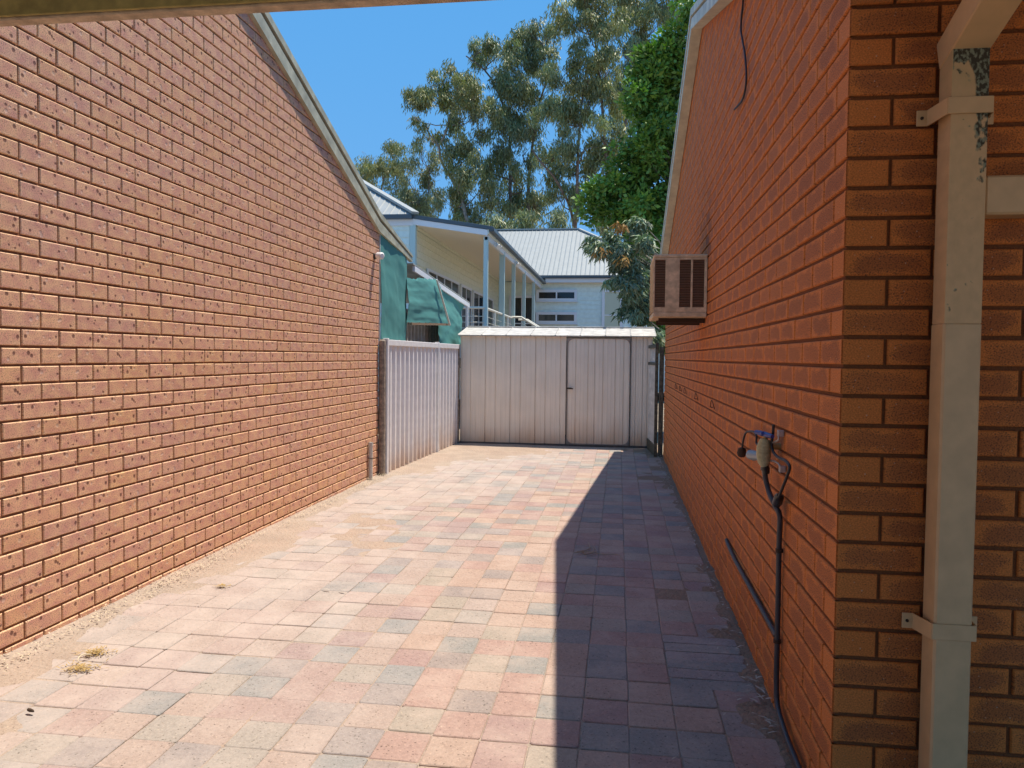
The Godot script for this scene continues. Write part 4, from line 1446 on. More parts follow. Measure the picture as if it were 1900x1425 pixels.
func build_blue_house() -> void:
	var h := thing("weatherboard_house", "pale blue weatherboard house with a long verandah behind the shed", "house")
	var WX := -4.36
	var EX := -2.74
	var d0 := 16.0
	var d1 := 27.5
	var st := st_new()
	pbox(st, WX - 4.6, WX - 0.002, 0.2, 4.2, d0 + 0.03, d1 + 5)
	pbox(st, WX - 4.6, 4.2, 0.2, 4.28, d1 + 0.03, d1 + 7)
	part("walls", st.commit(), M.house_blue, h)
	boards(h, P(WX - 4.5, 0, d0 + 0.03), Vector3.RIGHT, Vector3.BACK, 4.40, 1.6, 4.2, 0.155, M.house_blue)
	boards(h, P(WX, 0, d0 + 0.1), Vector3(0, 0, -1), Vector3.RIGHT, d1 - d0 - 0.1, 1.2, 4.17, 0.155, M.house_cream)
	boards(h, P(WX, 0, d1 + 0.02), Vector3.RIGHT, Vector3.BACK, 8.3, 1.2, 4.1, 0.16, M.house_blue)
	st = st_new()
	pbox(st, WX - 0.09, WX + 0.035, 1.2, 4.2, d0 - 0.01, d0 + 0.115, 0.004)
	part("corner_board", st.commit(), M.post_blue, h)
	st = st_new()
	pbox(st, WX + 0.024, WX + 0.05, 4.10, 4.17, d0 + 0.12, d1 - 0.03)
	part("cornice", st.commit(), M.house_cream, h)
	# verandah floor
	st = st_new()
	pbox(st, WX, EX - 0.03, 1.15, 1.35, d0, d1)
	part("verandah_floor", st.commit(), M.timber, h)
	# verandah roof: sheet, soffit, end fascia, beam, gutter
	st = st_new()
	prism(st, [Vector2(WX, 4.38), Vector2(EX + 0.08, 4.115), Vector2(EX + 0.08, 4.13), Vector2(WX, 4.395)], P(0, 0, d0 - 0.02), Vector3.RIGHT, Vector3.UP, Vector3(0, 0, -(d1 - d0)))
	part("verandah_roof", st.commit(), M.house_roof, h)
	st = st_new()
	prism(st, [Vector2(WX + 0.055, 4.165), Vector2(EX, 3.985), Vector2(EX, 4.0), Vector2(WX + 0.055, 4.18)], P(0, 0, d0 + 0.04), Vector3.RIGHT, Vector3.UP, Vector3(0, 0, -(d1 - d0 - 0.07)))
	part("verandah_ceiling", st.commit(), M.house_soffit, h)
	st = st_new()
	prism(st, [Vector2(WX - 0.02, 4.19), Vector2(EX - 0.03, 3.94), Vector2(EX - 0.03, 4.06), Vector2(WX - 0.02, 4.31)], P(0, 0, d0 - 0.015), Vector3.RIGHT, Vector3.UP, Vector3(0, 0, -0.035))
	part("end_fascia", st.commit(), M.house_white, h)
	st = st_new()
	prism(st, [Vector2(WX - 0.02, 4.313), Vector2(EX + 0.10, 4.05), Vector2(EX + 0.10, 4.12), Vector2(WX - 0.02, 4.395)], P(0, 0, d0 - 0.03), Vector3.RIGHT, Vector3.UP, Vector3(0, 0, -0.05))
	pbox(st, WX - 4.6, WX - 0.022, 4.30, 4.395, d0 - 0.12, d0 - 0.01, 0.005)
	part("barge_flashing", st.commit(), M.house_gutter, h)
	st = st_new()
	pbox(st, WX - 4.5, WX - 0.022, 4.17, 4.298, d0 - 0.018, d0 + 0.02)
	part("fascia", st.commit(), M.house_white, h)
	st = st_new()
	pbox(st, EX - 0.10, EX - 0.04, 3.86, 3.99, d0 + 0.06, d1 + 0.15)
	part("verandah_beam", st.commit(), M.house_white, h)
	st = st_new()
	pbox(st, EX - 0.028, EX - 0.004, 3.98, 4.10, d0, d1 + 0.2)
	part("verandah_fascia", st.commit(), M.house_blue, h)
	st = st_new()
	pbox(st, EX - 0.002, EX + 0.11, 4.02, 4.112, d0 - 0.02, d1 + 0.2, 0.012)
	part("gutter", st.commit(), M.house_gutter, h)
	for d in [16.06, 18.45, 20.35, 22.65, 25.2]:
		st = st_new()
		var w := 0.095 if d != 18.45 else 0.13
		pbox(st, EX - 0.03 - w, EX - 0.031, 1.2, 3.93, d, d + 0.09, 0.006)
		part("post", st.commit(), M.post_blue, h)
	# flood lights on the fascia
	for d in [16.9, 20.2]:
		st = st_new()
		pbox(st, EX - 0.012, EX + 0.03, 3.865, 3.93, d, d + 0.1, 0.01)
		tube(st, [P(EX + 0.02, 3.88, d + 0.05), P(EX + 0.06, 3.84, d - 0.02), P(EX + 0.085, 3.81, d - 0.06)], [0.025, 0.05, 0.06], 12)
		tube(st, [P(EX + 0.02, 3.88, d + 0.15), P(EX + 0.06, 3.84, d + 0.16), P(EX + 0.09, 3.82, d + 0.16)], [0.025, 0.05, 0.06], 12)
		part("flood_light", st.commit(), M.white_plastic, h)
	# windows along the verandah wall
	window_part(h, P(WX + 0.022, 2.0, 17.0), Vector3(0, 0, -1), Vector3.RIGHT, 3.4, 1.38, 4, 1, 0.06, M.house_white, M.glass)
	window_part(h, P(WX + 0.022, 1.36, 20.7), Vector3(0, 0, -1), Vector3.RIGHT, 1.5, 2.02, 2, 1, 0.07, M.house_white, M.glass, "door")
	window_part(h, P(WX + 0.022, 1.5, 22.5), Vector3(0, 0, -1), Vector3.RIGHT, 3.6, 1.86, 4, 1, 0.06, M.house_white, M.glass)
	# verandah end door in the cross wing
	window_part(h, P(-3.95, 1.6, d1 - 0.005), Vector3.RIGHT, Vector3.BACK, 0.95, 2.0, 2, 2, 0.08, M.house_white, M.glass)
	window_part(h, P(-2.97, 3.40, d1 - 0.005), Vector3.RIGHT, Vector3.BACK, 1.47, 0.42, 2, 1, 0.10, M.house_white, M.glass)
	window_part(h, P(-2.97, 2.60, d1 - 0.005), Vector3.RIGHT, Vector3.BACK, 1.47, 0.42, 2, 1, 0.10, M.house_white, M.glass)
	window_part(h, P(-0.62, 2.0, d1 - 0.005), Vector3.RIGHT, Vector3.BACK, 0.74, 1.82, 1, 2, 0.10, M.house_white, M.blind)
	# cross wing roof
	st = st_new()
	pbox(st, EX + 0.12, 4.6, 4.05, 4.19, d1 - 0.24, d1 - 0.21)
	part("wing_fascia", st.commit(), M.house_white, h)
	st = st_new()
	pbox(st, EX - 0.4, 4.7, 4.20, 4.30, d1 - 0.34, d1 - 0.212, 0.012)
	part("wing_gutter", st.commit(), M.house_gutter, h)
	st = st_new()
	pbox(st, EX + 0.12, 4.6, 4.03, 4.045, d1 - 0.21, d1 + 0.0)
	part("wing_soffit", st.commit(), M.house_soffit, h)
	st = st_new()
	var fr := Vector3(0, 2.24, -3.8).normalized()
	var sl := Vector2(2.24, 3.8).length()
	var nn := fr.cross(Vector3.RIGHT)
	if nn.y < 0:
		nn = -nn
	var hipx := 6.42
	ribbed(st, P(-8.06, 4.29, d1 - 0.30), Vector3.RIGHT, hipx + 3.84, fr, nn, 0.165, [[0, 0], [0.35, 0.0], [0.5, 0.020], [0.65, 0.0], [1.0, 0]], sl, func(x): return sl if x < hipx else sl * (1.0 - (x - hipx) / 3.84))
	part("wing_roof", st.commit(), M.house_roof, h)
	st = st_new()
	bar(st, P(-8.1, 4.29 + 2.25, d1 + 3.5), P(-1.64, 4.29 + 2.25, d1 + 3.5), 0.22, 0.05)
	bar(st, P(-1.66, 4.29 + 2.26, d1 + 3.5), P(2.24, 4.31, d1 - 0.32), 0.20, 0.05)
	part("ridge_capping", st.commit(), M.house_roof, h)
	st = st_new()
	tri(st, P(2.22, 4.29, d1 - 0.3), P(-1.64, 6.53, d1 + 3.5), P(2.22, 4.29, d1 + 7.3), Vector3(1, 1, 0).normalized())
	tri(st, P(-8.06, 6.53, d1 + 3.5), P(-1.64, 6.53, d1 + 3.5), P(2.22, 4.29, d1 + 7.3), Vector3(0, 1, -1).normalized())
	part("wing_roof_back", st.commit(), M.house_roof, h)
	# main roof behind the left house: hip rising from the front corner
	st = st_new()
	var f2 := Vector3(0, 0.62, -1).normalized()
	var n2 := f2.cross(Vector3.RIGHT)
	if n2.y < 0:
		n2 = -n2
	var run := 4.5
	var s2 := run * sqrt(1 + 0.62 * 0.62)
	ribbed(st, P(WX - 9.0, 4.39, d0 - 0.1), Vector3.RIGHT, 9.05, f2, n2, 0.165, [[0, 0], [0.35, 0.0], [0.5, 0.020], [0.65, 0.0], [1.0, 0]], s2, func(x): return s2 if x < 4.5 else s2 * (1.0 - (x - 4.5) / 4.55))
	part("main_roof", st.commit(), M.house_roof, h)
	st = st_new()
	quad(st, P(WX + 0.05, 4.39, d0 - 0.1), P(WX + 0.05, 4.39, d1 + 1), P(WX - 4.5, 7.18, d1 + 1), P(WX - 4.5, 7.18, d0 + 4.4), Vector3(1, 1, 0))
	part("main_roof_side", st.commit(), M.house_roof, h)
	st = st_new()
	bar(st, P(WX + 0.05, 4.42, d0 - 0.1), P(WX - 4.5, 7.21, d0 + 4.4), 0.18, 0.05)
	part("hip_capping", st.commit(), M.house_roof, h)
	# hand rails and wires
	st = st_new()
	var rx := EX - 0.09
	tube(st, [P(rx, 2.43, 16.1), P(rx, 2.43, 18.5)], [0.028], 8)
	tube(st, [P(rx, 2.43, 18.5), P(rx, 2.43, 20.2)], [0.026], 8)
	tube(st, [P(WX + 0.05, 2.43, 16.05), P(rx, 2.43, 16.05)], [0.028], 8)
	tube(st, [P(rx, 2.45, 20.2), P(rx + 0.25, 2.45, 20.25), P(rx + 2.6, 1.0, 20.3)], [0.03], 8)
	tube(st, [P(rx, 2.45, 21.6), P(rx + 0.25, 2.45, 21.65), P(rx + 2.6, 1.0, 21.7)], [0.03], 8)
	part("handrail", st.commit(), M.rail, h)
	st = st_new()
	for k in 7:
		var y := 1.5 + 0.125 * k
		tube(st, [P(rx, y, 16.1), P(rx, y, 20.2)], [0.006], 4, false)
		tube(st, [P(WX + 0.05, y, 16.05), P(rx, y, 16.05)], [0.008], 4, false)
		tube(st, [P(rx + 0.25, y + 0.05, 20.25), P(rx + 2.6, y - 1.40, 20.3)], [0.009], 4, false)
	for k in 5:
		var x := WX + 0.3 + k * 0.30
		tube(st, [P(x, 1.3, 16.05), P(x, 2.43, 16.05)], [0.010], 4, false)
	part("rail_wires", st.commit(), M.rail, h)
	for d in [17.35, 19.4]:
		st = st_new()
		tube(st, [P(rx, 1.3, d), P(rx, 2.41, d)], [0.034], 10)
		part("rail_post", st.commit(), M.rail, h)

# ------------------------------------------------------------------ trees
func leaf_clump(kind: String, sd: int) -> ArrayMesh:
	var r := RandomNumberGenerator.new()
	r.seed = sd
	var st := st_new()
	var n := 34
	for i in n:
		var dir := Vector3(r.randf_range(-1, 1), r.randf_range(-1, 1), r.randf_range(-1, 1))
		while dir.length() > 1.0 or dir.length() < 0.1:
			dir = Vector3(r.randf_range(-1, 1), r.randf_range(-1, 1), r.randf_range(-1, 1))
		var at := dir
		var len := 0.0
		var wid := 0.0
		var ax := Vector3.ZERO
		if kind == "gum":
			at *= Vector3(0.36, 0.46, 0.36)
			ax = Vector3(r.randf_range(-0.6, 0.6), -1.0, r.randf_range(-0.6, 0.6)).normalized()
			len = r.randf_range(0.20, 0.36)
			wid = r.randf_range(0.018, 0.032)
		elif kind == "lush":
			at *= Vector3(0.20, 0.17, 0.20)
			ax = (dir.normalized() + Vector3(r.randf_range(-0.8, 0.8), r.randf_range(-0.9, 0.3), r.randf_range(-0.8, 0.8))).normalized()
			len = r.randf_range(0.085, 0.13)
			wid = r.randf_range(0.024, 0.036)
		else:
			at *= Vector3(0.11, 0.09, 0.11)
			ax = Vector3(r.randf_range(-0.7, 0.7), -1.0 + r.randf_range(0, 0.7), r.randf_range(-0.7, 0.7)).normalized()
			len = r.randf_range(0.09, 0.16)
			wid = r.randf_range(0.010, 0.017)
		var side := ax.cross(Vector3(r.randf_range(-1, 1), r.randf_range(-1, 1), r.randf_range(-1, 1))).normalized()
		var nrm := side.cross(ax).normalized()
		var v := r.randf_range(0.75, 1.25)
		st.set_color(Color(v * r.randf_range(0.9, 1.15), v, v * r.randf_range(0.8, 1.05)))
		var bend := nrm * len * 0.12
		var a := at
		var b := at + ax * len * 0.4 + side * wid + bend
		var c := at + ax * len + bend * 0.2
		var d := at + ax * len * 0.4 - side * wid + bend
		for q in [[a, b, c], [a, c, d]]:
			tri(st, q[0], q[1], q[2], nrm)
	return st.commit()

var clumps := {}

func crown(parent: Node3D, kind: String, blobs: Array, density: float, m: Material, sd: int, tone := 0.12, shell := 0.5) -> Array:
	var r := RandomNumberGenerator.new()
	r.seed = sd
	var xf := []
	var cl := []
	for b in blobs:
		var c := P(b[0], b[1], b[2])
		var grow := 1.28 if kind == "gum" else 1.0
		var rad := Vector3(b[3], b[4], b[3] * 0.9) * grow
		var cnt := int(density * b[3] * b[4])
		# sub-tufts make the outline uneven
		var tufts := []
		for i in maxi(4, cnt / 9):
			var v := Vector3(r.randf_range(-1, 1), r.randf_range(-1, 1), r.randf_range(-1, 1))
			while v.length() > 1.0:
				v = Vector3(r.randf_range(-1, 1), r.randf_range(-1, 1), r.randf_range(-1, 1))
			tufts.append([v.normalized() * lerpf(v.length(), 1.0, shell), r.randf_range(0.78, 1.2)])
		for i in cnt:
			var tf: Array = tufts[r.randi() % tufts.size()]
			var v2: Vector3 = tf[0] + Vector3(r.randfn(0, 0.16), r.randfn(0, 0.24 if kind == "gum" else 0.16) - (0.12 if kind == "gum" else 0.0), r.randfn(0, 0.16))
			var s := r.randf_range(0.7, 1.25)
			var bs := Basis.from_euler(Vector3(r.randf_range(-0.4, 0.4), r.randf_range(0, TAU), r.randf_range(-0.4, 0.4)) if kind != "lush" else Vector3(r.randf_range(-0.7, 0.7), r.randf_range(0, TAU), r.randf_range(-0.7, 0.7))).scaled(Vector3.ONE * s)
			xf.append(Transform3D(bs, c + v2 * rad))
			var t: float = tf[1] + r.randf_range(-tone, tone)
			cl.append(Color(t * r.randf_range(0.93, 1.1), t, t * r.randf_range(0.85, 1.1)))
	for half in 2:
		var mm := MultiMesh.new()
		mm.transform_format = MultiMesh.TRANSFORM_3D
		mm.use_colors = true
		var key := "%s%d" % [kind, half]
		if not clumps.has(key):
			clumps[key] = leaf_clump(kind, 900 + half * 7 + kind.length())
		mm.mesh = clumps[key]
		var n := xf.size() / 2
		mm.instance_count = n
		for i in n:
			mm.set_instance_transform(i, xf[half * n + i])
			mm.set_instance_color(i, cl[half * n + i])
		var o := MultiMeshInstance3D.new()
		o.name = "crown"
		o.multimesh = mm
		o.material_override = m
		o.set_meta("kind", "stuff")
		parent.add_child(o, true)
	return xf

func wobble(a: Vector3, b: Vector3, n: int, amt: float, sag: float, r: RandomNumberGenerator) -> Array:
	var out := []
	var off := Vector3.ZERO
	for i in n + 1:
		var t := float(i) / n
		if i > 0 and i < n:
			off += Vector3(r.randf_range(-amt, amt), r.randf_range(-amt, amt) * 0.5, r.randf_range(-amt, amt))
		out.append(a.lerp(b, t) + off * sin(PI * t) + Vector3.UP * sag * sin(PI * t))
	return out

func gum_tree(label: String, trunks: Array, depth: float, blobs: Array, rad: float, leafm: Material, bark: Material, density: float, sd: int) -> void:
	var r := RandomNumberGenerator.new()
	r.seed = sd
	var base := P(trunks[0][0][0], -0.1, depth)
	var h := thing("gum_tree", label, "tree", Vector3.ZERO, "tall gum trees behind the houses")
	var all := []
	var st := st_new()
	for t in trunks:
		var pts := [P(t[0][0] + r.randf_range(-0.2, 0.2), -0.1, depth)]
		var i := 0
		for q in t:
			pts.append(P(q[0], q[1], depth + 0.5 * sin(i * 1.3 + sd)))
			i += 1
		var c := curve(pts, 26)
		var rr := []
		for k in c.size():
			rr.append(lerpf(rad, rad * 0.18, pow(float(k) / c.size(), 0.8)) * r.randf_range(0.94, 1.06))
		tube(st, c, rr, 9)
		for k in c.size():
			all.append([c[k], rr[k]])
	part("trunk", st.commit(), bark, h)
	st = st_new()
	for b in blobs:
		var c := P(b[0], b[1], b[2])
		var best = null
		var bd := 1e9
		for q in all:
			var lift: float = c.y - q[0].y
			var d: float = c.distance_to(q[0]) + (6.0 if lift < 0.3 else 0.0)
			if d < bd:
				bd = d
				best = q
		var r0: float = minf(best[1] * 0.6, 0.10)
		var n := 7
		var limb := wobble(best[0], c, n, 0.10, -0.15, r)
		var rr := []
		for k in n + 1:
			rr.append(lerpf(r0, 0.022, float(k) / n))
		tube(st, limb, rr, 6)
		for k in 5:
			var v := Vector3(r.randf_range(-1, 1), r.randf_range(-0.2, 1), r.randf_range(-1, 1)).normalized() * Vector3(b[3], b[4], b[3])
			tube(st, wobble(limb[r.randi_range(4, n)], c + v * 0.85, 4, 0.06, 0.05, r), [0.022, 0.016, 0.012, 0.009, 0.006], 4)
	part("limbs", st.commit(), bark, h)
	crown(h, "gum", blobs, density, leafm, sd + 1)

func build_trees() -> void:
	var den := 66.0
	gum_tree("lowest gum tree, far left beside the left roof edge", [[[-18.63, 10.8], [-18.35, 14.4], [-17.91, 16.3]]], 58, [[-19.3, 16.5, 57.7, 1.05, 0.91], [-18.4, 15.6, 58.2, 1.28, 0.85], [-17.6, 17.2, 58.9, 1.15, 0.79], [-16.5, 16.1, 58.5, 0.71, 0.86], [-19.2, 14.8, 58.3, 0.85, 0.64], [-16.9, 14.2, 57.8, 0.49, 0.42]], 0.26, M.gum_b, M.bark_pale, den * 0.85, 11)
	gum_tree("rounded gum tree with a pale forked trunk, second from the left", [[[-8.9, 8.2], [-9.26, 9.9], [-9.86, 11.6], [-10.8, 13.0], [-11.04, 14.0], [-10.52, 14.7], [-10.3, 15.7], [-9.9, 17.2]]], 46, [[-10.7, 18.1, 46.4, 1.24, 0.74], [-11.7, 17.4, 45.4, 0.89, 0.66], [-9.3, 17.6, 45.5, 0.78, 0.55], [-12.4, 16.9, 45.8, 0.50, 0.56], [-11.4, 16.9, 46.3, 0.90, 0.56], [-8.7, 16.8, 45.5, 0.67, 0.78], [-10.0, 16.7, 46.0, 0.90, 0.56], [-12.7, 16.0, 46.3, 0.32, 0.29], [-11.8, 15.4, 46.0, 0.28, 0.39], [-11.7, 14.7, 46.5, 0.62, 0.45], [-9.5, 15.7, 46.3, 0.79, 0.62], [-10.1, 13.8, 45.6, 0.78, 0.61], [-8.9, 14.4, 45.7, 0.89, 0.67], [-9.5, 13.3, 46.3, 1.02, 0.68], [-8.3, 15.9, 46.2, 0.56, 0.68], [-9.5, 11.9, 45.4, 1.00, 0.66], [-8.7, 11.2, 46.2, 1.13, 0.79], [-10.4, 10.8, 46.4, 0.79, 0.68], [-9.4, 10.1, 46.2, 1.01, 0.68], [-7.8, 10.1, 46.3, 1.02, 0.79]], 0.22, M.gum_b, M.bark_pale, den, 23)
	gum_tree("thin scrubby gum between the two left gum trees", [[[-13.6, 8.0], [-13.4, 11.0], [-13.2, 14.4]]], 52, [[-13.4, 14.6, 52.2, 0.64, 0.64], [-13.1, 13.4, 52.6, 0.77, 0.90], [-13.9, 11.9, 51.6, 0.76, 0.63], [-14.7, 11.5, 52.5, 0.77, 0.64], [-12.9, 11.5, 52.4, 0.77, 0.77], [-15.2, 10.6, 52.3, 0.8, 0.6], [-14.6, 13.4, 52.3, 0.6, 0.6], [-14.2, 12.6, 52.5, 0.7, 0.6], [-13.9, 15.4, 52.3, 0.4, 0.4], [-13.6, 10.4, 52.0, 1.0, 0.7]], 0.14, M.gum_c, M.bark_dark, den * 0.9, 37)
	gum_tree("tall gum with two upright trunks, left of the leaning trunk", [[[-6.78, 8.5], [-6.83, 11.4], [-6.89, 13.2], [-7.1, 16.1], [-7.83, 18.1], [-8.31, 19.0], [-9.09, 19.6], [-9.76, 20.2]], [[-5.71, 8.5], [-5.67, 10.2], [-5.7, 12.6], [-5.55, 14.9], [-5.23, 17.1], [-4.72, 18.5], [-4.92, 20.6]]], 48, [[-8.6, 20.5, 47.7, 0.70, 0.52], [-7.6, 20.9, 47.7, 0.70, 0.64], [-8.4, 19.9, 48.4, 0.71, 0.71], [-5.6, 21.1, 47.3, 1.04, 0.58], [-6.4, 21.0, 48.5, 0.83, 0.83], [-5.0, 21.4, 48.5, 0.59, 0.59], [-6.8, 19.5, 47.8, 1.05, 0.82], [-5.6, 20.1, 48.7, 0.95, 0.71], [-4.6, 19.8, 48.3, 0.82, 0.71], [-7.4, 18.5, 48.4, 0.83, 0.71], [-6.1, 18.1, 47.5, 1.04, 0.70], [-4.8, 17.8, 47.2, 1.04, 0.81], [-7.1, 17.3, 48.6, 0.95, 0.71], [-5.7, 16.8, 48.0, 1.05, 0.70], [-7.9, 16.2, 48.0, 0.70, 0.70], [-6.7, 15.7, 47.9, 0.93, 0.70], [-5.3, 15.2, 47.2, 1.04, 0.69], [-7.4, 14.4, 47.6, 0.81, 0.70], [-5.9, 13.9, 47.3, 0.92, 0.69], [-8.3, 13.3, 48.2, 0.71, 0.71], [-7.0, 12.8, 48.5, 0.59, 0.71], [-6.1, 12.0, 47.9, 0.82, 0.70], [-5.2, 10.7, 47.6, 0.64, 0.70], [-7.2, 11.0, 47.8, 0.70, 0.82], [-6.4, 10.4, 48.7, 0.95, 0.71]], 0.20, M.gum_a, M.bark_dark, den, 41)
	gum_tree("tallest gum with reddish trunks and one trunk leaning left", [[[-2.49, 7.6], [-2.37, 9.6], [-2.32, 12.4], [-2.23, 14.6], [-1.97, 17.1]], [[-0.82, 7.6], [-0.78, 11.3], [-1.02, 14.1], [-1.26, 16.6], [-1.6, 19.1], [-1.72, 20.5]], [[-2.5, 8.0], [-3.29, 10.6], [-4.33, 11.9], [-4.85, 12.7]]], 42, [[-2.0, 20.0, 41.5, 1.01, 0.61], [-3.2, 19.9, 41.8, 0.51, 0.51], [-2.8, 19.4, 42.2, 0.62, 0.51], [-1.0, 19.9, 42.6, 0.73, 0.73], [-1.9, 18.7, 41.6, 0.91, 0.61], [-0.7, 18.3, 41.5, 0.61, 0.61], [-2.5, 17.8, 41.7, 0.71, 0.61], [-1.5, 17.7, 42.0, 0.92, 0.61], [-3.0, 16.6, 41.4, 0.71, 0.61], [-2.1, 16.7, 42.7, 0.94, 0.63], [-0.8, 16.5, 41.3, 0.91, 0.70], [-3.1, 15.4, 42.0, 0.82, 0.61], [-1.8, 15.2, 42.0, 0.92, 0.61], [-0.5, 15.4, 42.1, 0.82, 0.72], [-3.6, 14.5, 42.0, 0.82, 0.61], [-2.6, 14.2, 42.4, 0.93, 0.62], [-1.2, 13.6, 41.3, 1.01, 0.61], [-3.3, 12.9, 41.3, 0.81, 0.50], [-2.0, 12.4, 41.3, 0.91, 0.60], [-0.6, 12.4, 41.4, 0.91, 0.71], [-3.8, 12.3, 42.7, 0.83, 0.42], [-2.8, 11.6, 42.7, 0.83, 0.62], [-1.4, 11.4, 42.6, 0.93, 0.62], [-3.3, 10.0, 42.1, 0.62, 0.62], [-1.9, 10.1, 42.2, 0.72, 0.62], [-0.8, 10.7, 42.4, 0.83, 0.72], [-1.4, 8.9, 41.7, 0.81, 0.51], [-1.8, 21.4, 42.0, 0.8, 0.6], [-1.2, 22.3, 42.0, 0.7, 0.5]], 0.19, M.gum_b, M.bark_red, den, 59)
	gum_tree("thin-topped gum behind the bright green tree on the right", [[[0.33, 8.7], [0.0, 14.7], [0.87, 19.4], [1.29, 22.3], [1.48, 24.6]]], 50, [[0.1, 23.9, 50.7, 1.11, 0.74], [1.3, 23.3, 50.5, 0.98, 0.86], [2.4, 23.2, 49.4, 0.96, 0.72], [2.0, 22.4, 50.3, 0.98, 0.74], [0.6, 22.2, 50.5, 0.98, 0.74], [0.1, 20.3, 49.4, 0.96, 0.72], [-0.1, 19.0, 49.6, 0.85, 0.73], [1.2, 20.8, 49.4, 0.96, 0.72], [0.0, 17.2, 50.6, 0.74, 0.74], [0.8, 25.2, 50.9, 1.49, 0.75], [-0.5, 24.6, 50.0, 0.98, 0.61], [2.4, 24.7, 49.6, 1.09, 0.73], [3.2, 23.8, 50.0, 1.0, 0.8], [0.4, 15.0, 50.0, 1.0, 0.8], [0.2, 12.8, 50.2, 1.0, 0.8]], 0.20, M.gum_a, M.bark_red, den * 0.8, 67)
	# low scrub just over the ridge
	var scrub := thing("shrub", "low grey-green scrub showing just over the white roof ridge", "shrub")
	var st := st_new()
	for q in [[-3.3, 36], [-4.1, 36.1], [-5.0, 35.6], [-6.2, 35.7]]:
		tube(st, [P(q[0], -0.1, q[1]), P(q[0] + 0.2, 4.0, q[1]), P(q[0], 7.6, q[1])], [0.09, 0.06, 0.02], 6)
	part("stem", st.commit(), M.bark_dark, scrub)
	crown(scrub, "gum", [[-3.3, 7.6, 35.5, 0.61, 0.35], [-4.1, 7.6, 36.1, 0.53, 0.31], [-5.0, 7.6, 35.6, 0.61, 0.35], [-6.2, 7.8, 35.7, 0.61, 0.35], [-3.8, 6.8, 35.7, 1.2, 0.6], [-5.6, 6.8, 35.7, 1.2, 0.6]], 80.0, M.gum_c, 71)
	# the bright green tree right behind the shed
	var lt := thing("leafy_tree", "bright green broad-leaved tree rising behind the right brick wall", "tree")
	st = st_new()
	var tr := [P(1.25, -0.1, 15.8), P(1.2, 1.5, 15.8), P(1.05, 3.2, 15.8), P(0.95, 4.8, 15.8), P(1.0, 6.4, 15.8), P(1.15, 7.9, 15.8)]
	tube(st, curve(tr, 18), [0.16, 0.15, 0.14, 0.13, 0.125, 0.12, 0.11, 0.105, 0.10, 0.09, 0.085, 0.08, 0.07, 0.06, 0.05, 0.04, 0.035, 0.03, 0.025], 10)
	part("trunk", st.commit(), M.bark_dark, lt)
	var L := [[1.2, 8.2, 15.4, 0.23, 0.30], [1.2, 7.8, 15.6, 0.27, 0.27], [1.0, 7.5, 15.5, 0.30, 0.26], [0.7, 7.4, 15.5, 0.26, 0.19], [0.6, 7.3, 15.6, 0.30, 0.23], [0.9, 7.1, 15.6, 0.34, 0.27], [0.5, 6.9, 15.6, 0.29, 0.23], [0.3, 6.7, 15.4, 0.23, 0.19], [0.7, 6.6, 15.6, 0.34, 0.27], [0.4, 6.4, 15.4, 0.26, 0.22], [0.9, 6.2, 15.5, 0.30, 0.30], [0.5, 6.1, 15.7, 0.29, 0.19], [0.4, 5.7, 15.3, 0.30, 0.22], [0.7, 5.6, 15.2, 0.33, 0.26], [0.1, 5.5, 15.5, 0.23, 0.21], [0.5, 5.3, 15.3, 0.37, 0.26], [0.1, 5.1, 15.4, 0.26, 0.22], [0.7, 5.2, 15.8, 0.35, 0.31], [-0.2, 4.8, 15.6, 0.30, 0.21], [-0.4, 4.7, 15.5, 0.21, 0.17], [0.2, 4.8, 15.7, 0.38, 0.27], [0.6, 4.7, 15.5, 0.38, 0.30], [-0.1, 4.4, 15.6, 0.34, 0.23], [-0.5, 4.4, 15.7, 0.21, 0.23], [0.3, 4.3, 15.3, 0.37, 0.26], [0.7, 4.2, 15.4, 0.30, 0.30], [0.0, 4.0, 15.5, 0.34, 0.19], [0.5, 3.9, 15.5, 0.38, 0.23], [0.9, 3.4, 15.6, 0.4, 0.3], [1.0, 2.8, 15.6, 0.4, 0.4], [1.3, 4.4, 15.6, 0.4, 0.4], [1.3, 5.4, 15.6, 0.4, 0.4], [1.4, 6.6, 15.6, 0.4, 0.4], [0.75, 7.0, 15.9, 0.4, 0.4], [0.75, 6.0, 15.9, 0.4, 0.4], [0.65, 5.0, 16.0, 0.4, 0.4], [0.45, 4.4, 16.1, 0.5, 0.4], [0.65, 3.4, 15.9, 0.35, 0.3], [0.85, 2.9, 15.8, 0.35, 0.35], [0.95, 2.3, 15.8, 0.35, 0.35], [0.9, 1.8, 15.8, 0.3, 0.3], [0.15, 3.65, 15.5, 0.32, 0.24], [0.5, 3.3, 15.5, 0.35, 0.28], [0.45, 2.8, 15.5, 0.28, 0.3]]
	for k in 9:
		L.append([1.75 + 0.35 * sin(k * 2.1), 3.0 + k * 0.52, 15.9 + 0.3 * cos(k * 1.7), 0.52 - 0.02 * k, 0.40])
		L.append([2.30 + 0.25 * cos(k * 1.3), 3.2 + k * 0.42, 15.7 + 0.4 * sin(k * 2.3), 0.50 - 0.03 * k, 0.38])
	st = st_new()
	var r := RandomNumberGenerator.new()
	r.seed = 5
	for b in L:
		var y: float = maxf(1.5, b[1] - 0.6)
		var a := P(1.1, y, 15.8)
		tube(st, wobble(a, P(b[0], b[1], b[2]), 5, 0.05, 0.06, r), [0.03, 0.025, 0.02, 0.015, 0.01, 0.006], 5)
	part("limbs", st.commit(), M.bark_dark, lt)
	crown(lt, "lush", L, 280.0, M.lush, 83, 0.26, 0.6)
	# gum with long hanging leaves leaning over the shed
	var gt := thing("young_gum_tree", "young gum with long hanging leaves reaching over the shed roof", "tree")
	st = st_new()
